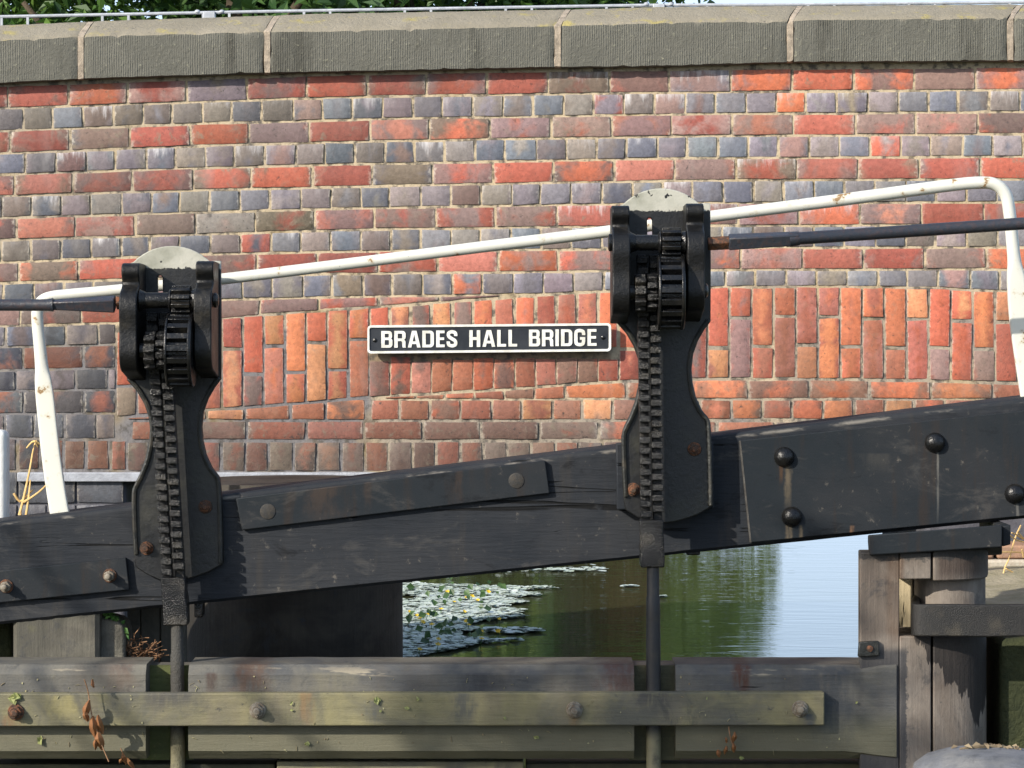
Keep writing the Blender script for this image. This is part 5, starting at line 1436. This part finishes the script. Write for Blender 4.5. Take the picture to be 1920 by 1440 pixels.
def trunk_mesh(name, h, r, seed):
    r5 = random.Random(seed); m = MB()
    pts = crom([(r5.uniform(-.12, .12) * i, r5.uniform(-.1, .1) * i, h * i / 5) for i in range(6)], 4)
    m.sweep(pts, [(r * (1 - .8 * i / len(pts)),) * 2 for i in range(len(pts))], 10)
    for k in range(9):
        i = r5.randrange(6, len(pts) - 3); a = r5.uniform(0, 6.28); l = r5.uniform(.8, 1.7)
        p = pts[i]; q = crom([p, p + Vector((math.cos(a) * l * .5, math.sin(a) * l * .5, .35 * l)), p + Vector((math.cos(a) * l, math.sin(a) * l, .9 * l))], 4)
        m.sweep(q, [(r * .42 * (1 - .8 * j / len(q)),) * 2 for j in range(len(q))], 7)
    me = bpy.data.meshes.new(name); me.from_pydata(m.v, [], m.f)
    me.polygons.foreach_set('use_smooth', [True] * len(me.polygons)); return me
crA = leaf_mesh('crown_a', 11000, 2.0, 1.8, 1.3, 7.2, 0.085, 1); crB = leaf_mesh('crown_b', 13000, 2.0, 1.7, 0.9, 6.8, 0.065, 2)
tkA = trunk_mesh('trunk_a', 6.2, 0.17, 3); tkB = trunk_mesh('trunk_b', 5.8, 0.13, 4)
def tree(name, x, y, z, me_c, me_t, lm, sc, rz, label, cat='tree', group='trees beyond the bridge'):
    T = thing(name, (x, y, z), label, cat, group)
    T.rotation_euler.z = rz if 'tree' in name else rz * .15; T.scale = (sc, sc, sc)
    for nm, me, mt in (('trunk', me_t, M['bark']), ('crown', me_c, lm)):
        if not me.materials: me.materials.append(mt)
        o = bpy.data.objects.new(nm, me); col.objects.link(o); o.parent = T
        o.material_slots[0].link = 'OBJECT'; o.material_slots[0].material = mt
    return T
far = [(-6.4, 27.5, crA, tkA, 'leafB', 1.15), (-4.0, 24.6, crB, tkA, 'leafA', 1.0), (-2.35, 23.8, crA, tkA, 'leafB', 1.0), (-0.75, 25.6, crB, tkB, 'leafA', 1.05), (0.15, 27.2, crA, tkB, 'leafB', 0.85), (-5.2, 32, crB, tkA, 'leafB', 1.3), (-1.9, 31, crA, tkB, 'leafB', 1.25), (-8.6, 30, crB, tkB, 'leafA', 1.2)]
tl = ['large dark leaved tree behind the left end of the bridge coping', 'mid green tree showing above the left third of the coping', 'dark tree whose brown trunk shows above the coping beside the left railing post', 'bright fine leaved tree above the middle of the coping', 'dark tree nearest the open sky, above the coping right of the middle', 'tall dark tree filling the gap behind the left trees', 'tall dark tree filling the gap behind the middle trees', 'mid green tree beyond the far left of the bridge']
for i, (x, y, c, t, lm, s) in enumerate(far):
    tree('leafy_tree', x, y, 0.3, c, t, M[lm], s, i * 1.3, tl[i])
tree('leafy_tree', 10.8, 60, 0.3, crB, tkB, M['leafC'], 1.02, 2.0, 'distant light green tree just showing over the coping at the far right')
shA = leaf_mesh('shrub_a', 5200, 0.9, 0.8, 0.15, 1.7, 0.05, 8, 0.9); shT = trunk_mesh('shrub_stem', 1.0, 0.04, 6)
def shell_mesh(name, n, r, h, seed):
    r5 = random.Random(seed); m = MB()
    for k in range(n):
        a = r5.uniform(0, 6.283); t = r5.random() ** .8; q = math.sqrt(max(0, 1 - t ** 2.6)) * r5.uniform(.86, 1.05)
        lump = 1 + .16 * nz(math.cos(a) * 2, math.sin(a) * 2, t * 3)
        x, y, z = r * q * math.cos(a) * lump, r * q * math.sin(a) * lump, .1 + h * t * lump
        nr = Vector((math.cos(a) * q + r5.gauss(0, .28), math.sin(a) * q + r5.gauss(0, .28), t * .9 + r5.gauss(0, .28)))
        leafm(m, (x, y, z), .05 * r5.uniform(.7, 1.3), nr, r5, .1, .6)
    me = bpy.data.meshes.new(name); me.from_pydata(m.v, [], m.f); return me
shB = shell_mesh('shrub_b', 5200, .85, 1.75, 31)
M['leafS'] = leaf_mat('leaf_shrub', (0.15, 0.25, 0.05), (0.27, 0.36, 0.09)); M['leafT'] = leaf_mat('leaf_shrub_dark', (0.13, 0.21, 0.06), (0.22, 0.30, 0.09))
pxx = lambda px, Y: (px - 960) * Y / F
M['leafE'] = leaf_mat('leaf_brown', (0.24, 0.16, 0.10), (0.32, 0.22, 0.14))
sh = [(pxx(700, 21.3), 21.3, 'leafT', 1.1), (pxx(810, 21.8), 21.8, 'leafS', 1.1), (pxx(900, 22.3), 22.3, 'leafT', 1.0), (pxx(985, 22.6), 22.6, 'leafE', .8), (pxx(1040, 23.4), 23.4, 'leafT', 1.0), (pxx(1110, 24.0), 24.0, 'leafC', 1.05), (pxx(1150, 22.8), 22.8, 'leafD', .42), (pxx(1215, 25.0), 25.0, 'leafC', .95), (pxx(1300, 26.0), 26.0, 'leafC', .85)]
sl = ['dark green shrub on the far bank, reflected at the left of the water', 'green shrub on the far bank above the raft of leaves', 'dark green shrub on the far bank left of the brown shrub', 'brown shrub on the far bank near the middle of the water', 'dark green shrub on the far bank right of the brown shrub', 'green shrub on the far bank just behind the small russet shrub', 'small russet shrub on the far bank, reflected left of the right paddle rod', 'light green shrub on the far bank, reflected around the right paddle rod', 'light green shrub farthest right on the far bank']
for i, (x, y, lm, s) in enumerate(sh):
    tree('bank_shrub', x, y, 0.25, shB if lm in ('leafC', 'leafD', 'leafS') else shA, shT, M[lm], s, i * 2.1, sl[i], 'shrub', 'shrubs on the far bank')

crC = leaf_mesh('crown_c', 1000, .80, .60, 4.55, 5.5, .065, 14); tkC = trunk_mesh('trunk_c', 4.9, 0.07, 15)  # added out-of-view tree, crown placed to cast dappled shade on the gate
tree('shade_tree', -4.95, 3.8, -1.2, crC, tkC, M['leafA'], 1.0, .4, 'unseen slender tree left of the camera, added to shade the gate', 'tree', None)

# ------------------------------------------------------------------ camera, light
cam = bpy.data.cameras.new('camera'); co = bpy.data.objects.new('camera', cam); col.objects.link(co)
cam.sensor_width = 36; cam.lens = F / 1920 * 36; cam.clip_end = 5000; cam.clip_start = 0.1
co.location = (0, 0, EYE); co.rotation_euler = (math.pi / 2, 0, 0)
cam.shift_y = -(720 - HZ) / 1920.0
scene.camera = co

to_sun = Vector((-1.1, -1.0, 0.74)).normalized()
el = math.asin(to_sun.z); az_ = math.atan2(to_sun.x, to_sun.y)
sun = bpy.data.lights.new('sun', 'SUN'); so = bpy.data.objects.new('sun', sun); col.objects.link(so)
sun.energy = 4.2; sun.angle = R(0.53); sun.color = (1.0, 0.93, 0.82)
so.rotation_euler = to_sun.to_track_quat('Z', 'Y').to_euler()
w = bpy.data.worlds.new('World'); scene.world = w; w.use_nodes = True
nt = w.node_tree; bg = nt.nodes['Background']
sky = nd(nt, 'ShaderNodeTexSky'); sky.sky_type = 'NISHITA'; sky.sun_disc = False; sky.sun_elevation = el; sky.sun_rotation = az_ % (2 * math.pi)
sky.air_density = 1.0; sky.dust_density = 1.5; sky.ozone_density = 1.0
tc = nd(nt, 'ShaderNodeTexCoord'); sp = nd(nt, 'ShaderNodeSeparateXYZ'); L(nt, tc.outputs['Generated'], sp.inputs[0])
dz = mth(nt, 'ADD', mth(nt, 'MAXIMUM', sp.outputs[2], 0.0), 0.18)
cx_ = nd(nt, 'ShaderNodeCombineXYZ'); L(nt, mth(nt, 'DIVIDE', sp.outputs[0], dz), cx_.inputs[0]); L(nt, mth(nt, 'DIVIDE', sp.outputs[1], dz), cx_.inputs[1])
cn = noi(nt, cx_.outputs[0], 1.3, 5, 0.55, 0.4)
cf = mth(nt, 'MAXIMUM', rampf(nt, cn, 0.46, 0.64), rampf(nt, sp.outputs[2], 0.30, 0.02))
cc = mixc(nt, mth(nt, 'MULTIPLY', cf, 0.85), sky.outputs[0], (4.7, 6.0, 8.1))
L(nt, cc, bg.inputs['Color']); bg.inputs['Strength'].default_value = 0.13
scene.view_settings.view_transform = 'Standard'; scene.view_settings.look = 'None'
scene.view_settings.exposure = 0.62; scene.view_settings.gamma = 1
scene.render.engine = 'CYCLES'
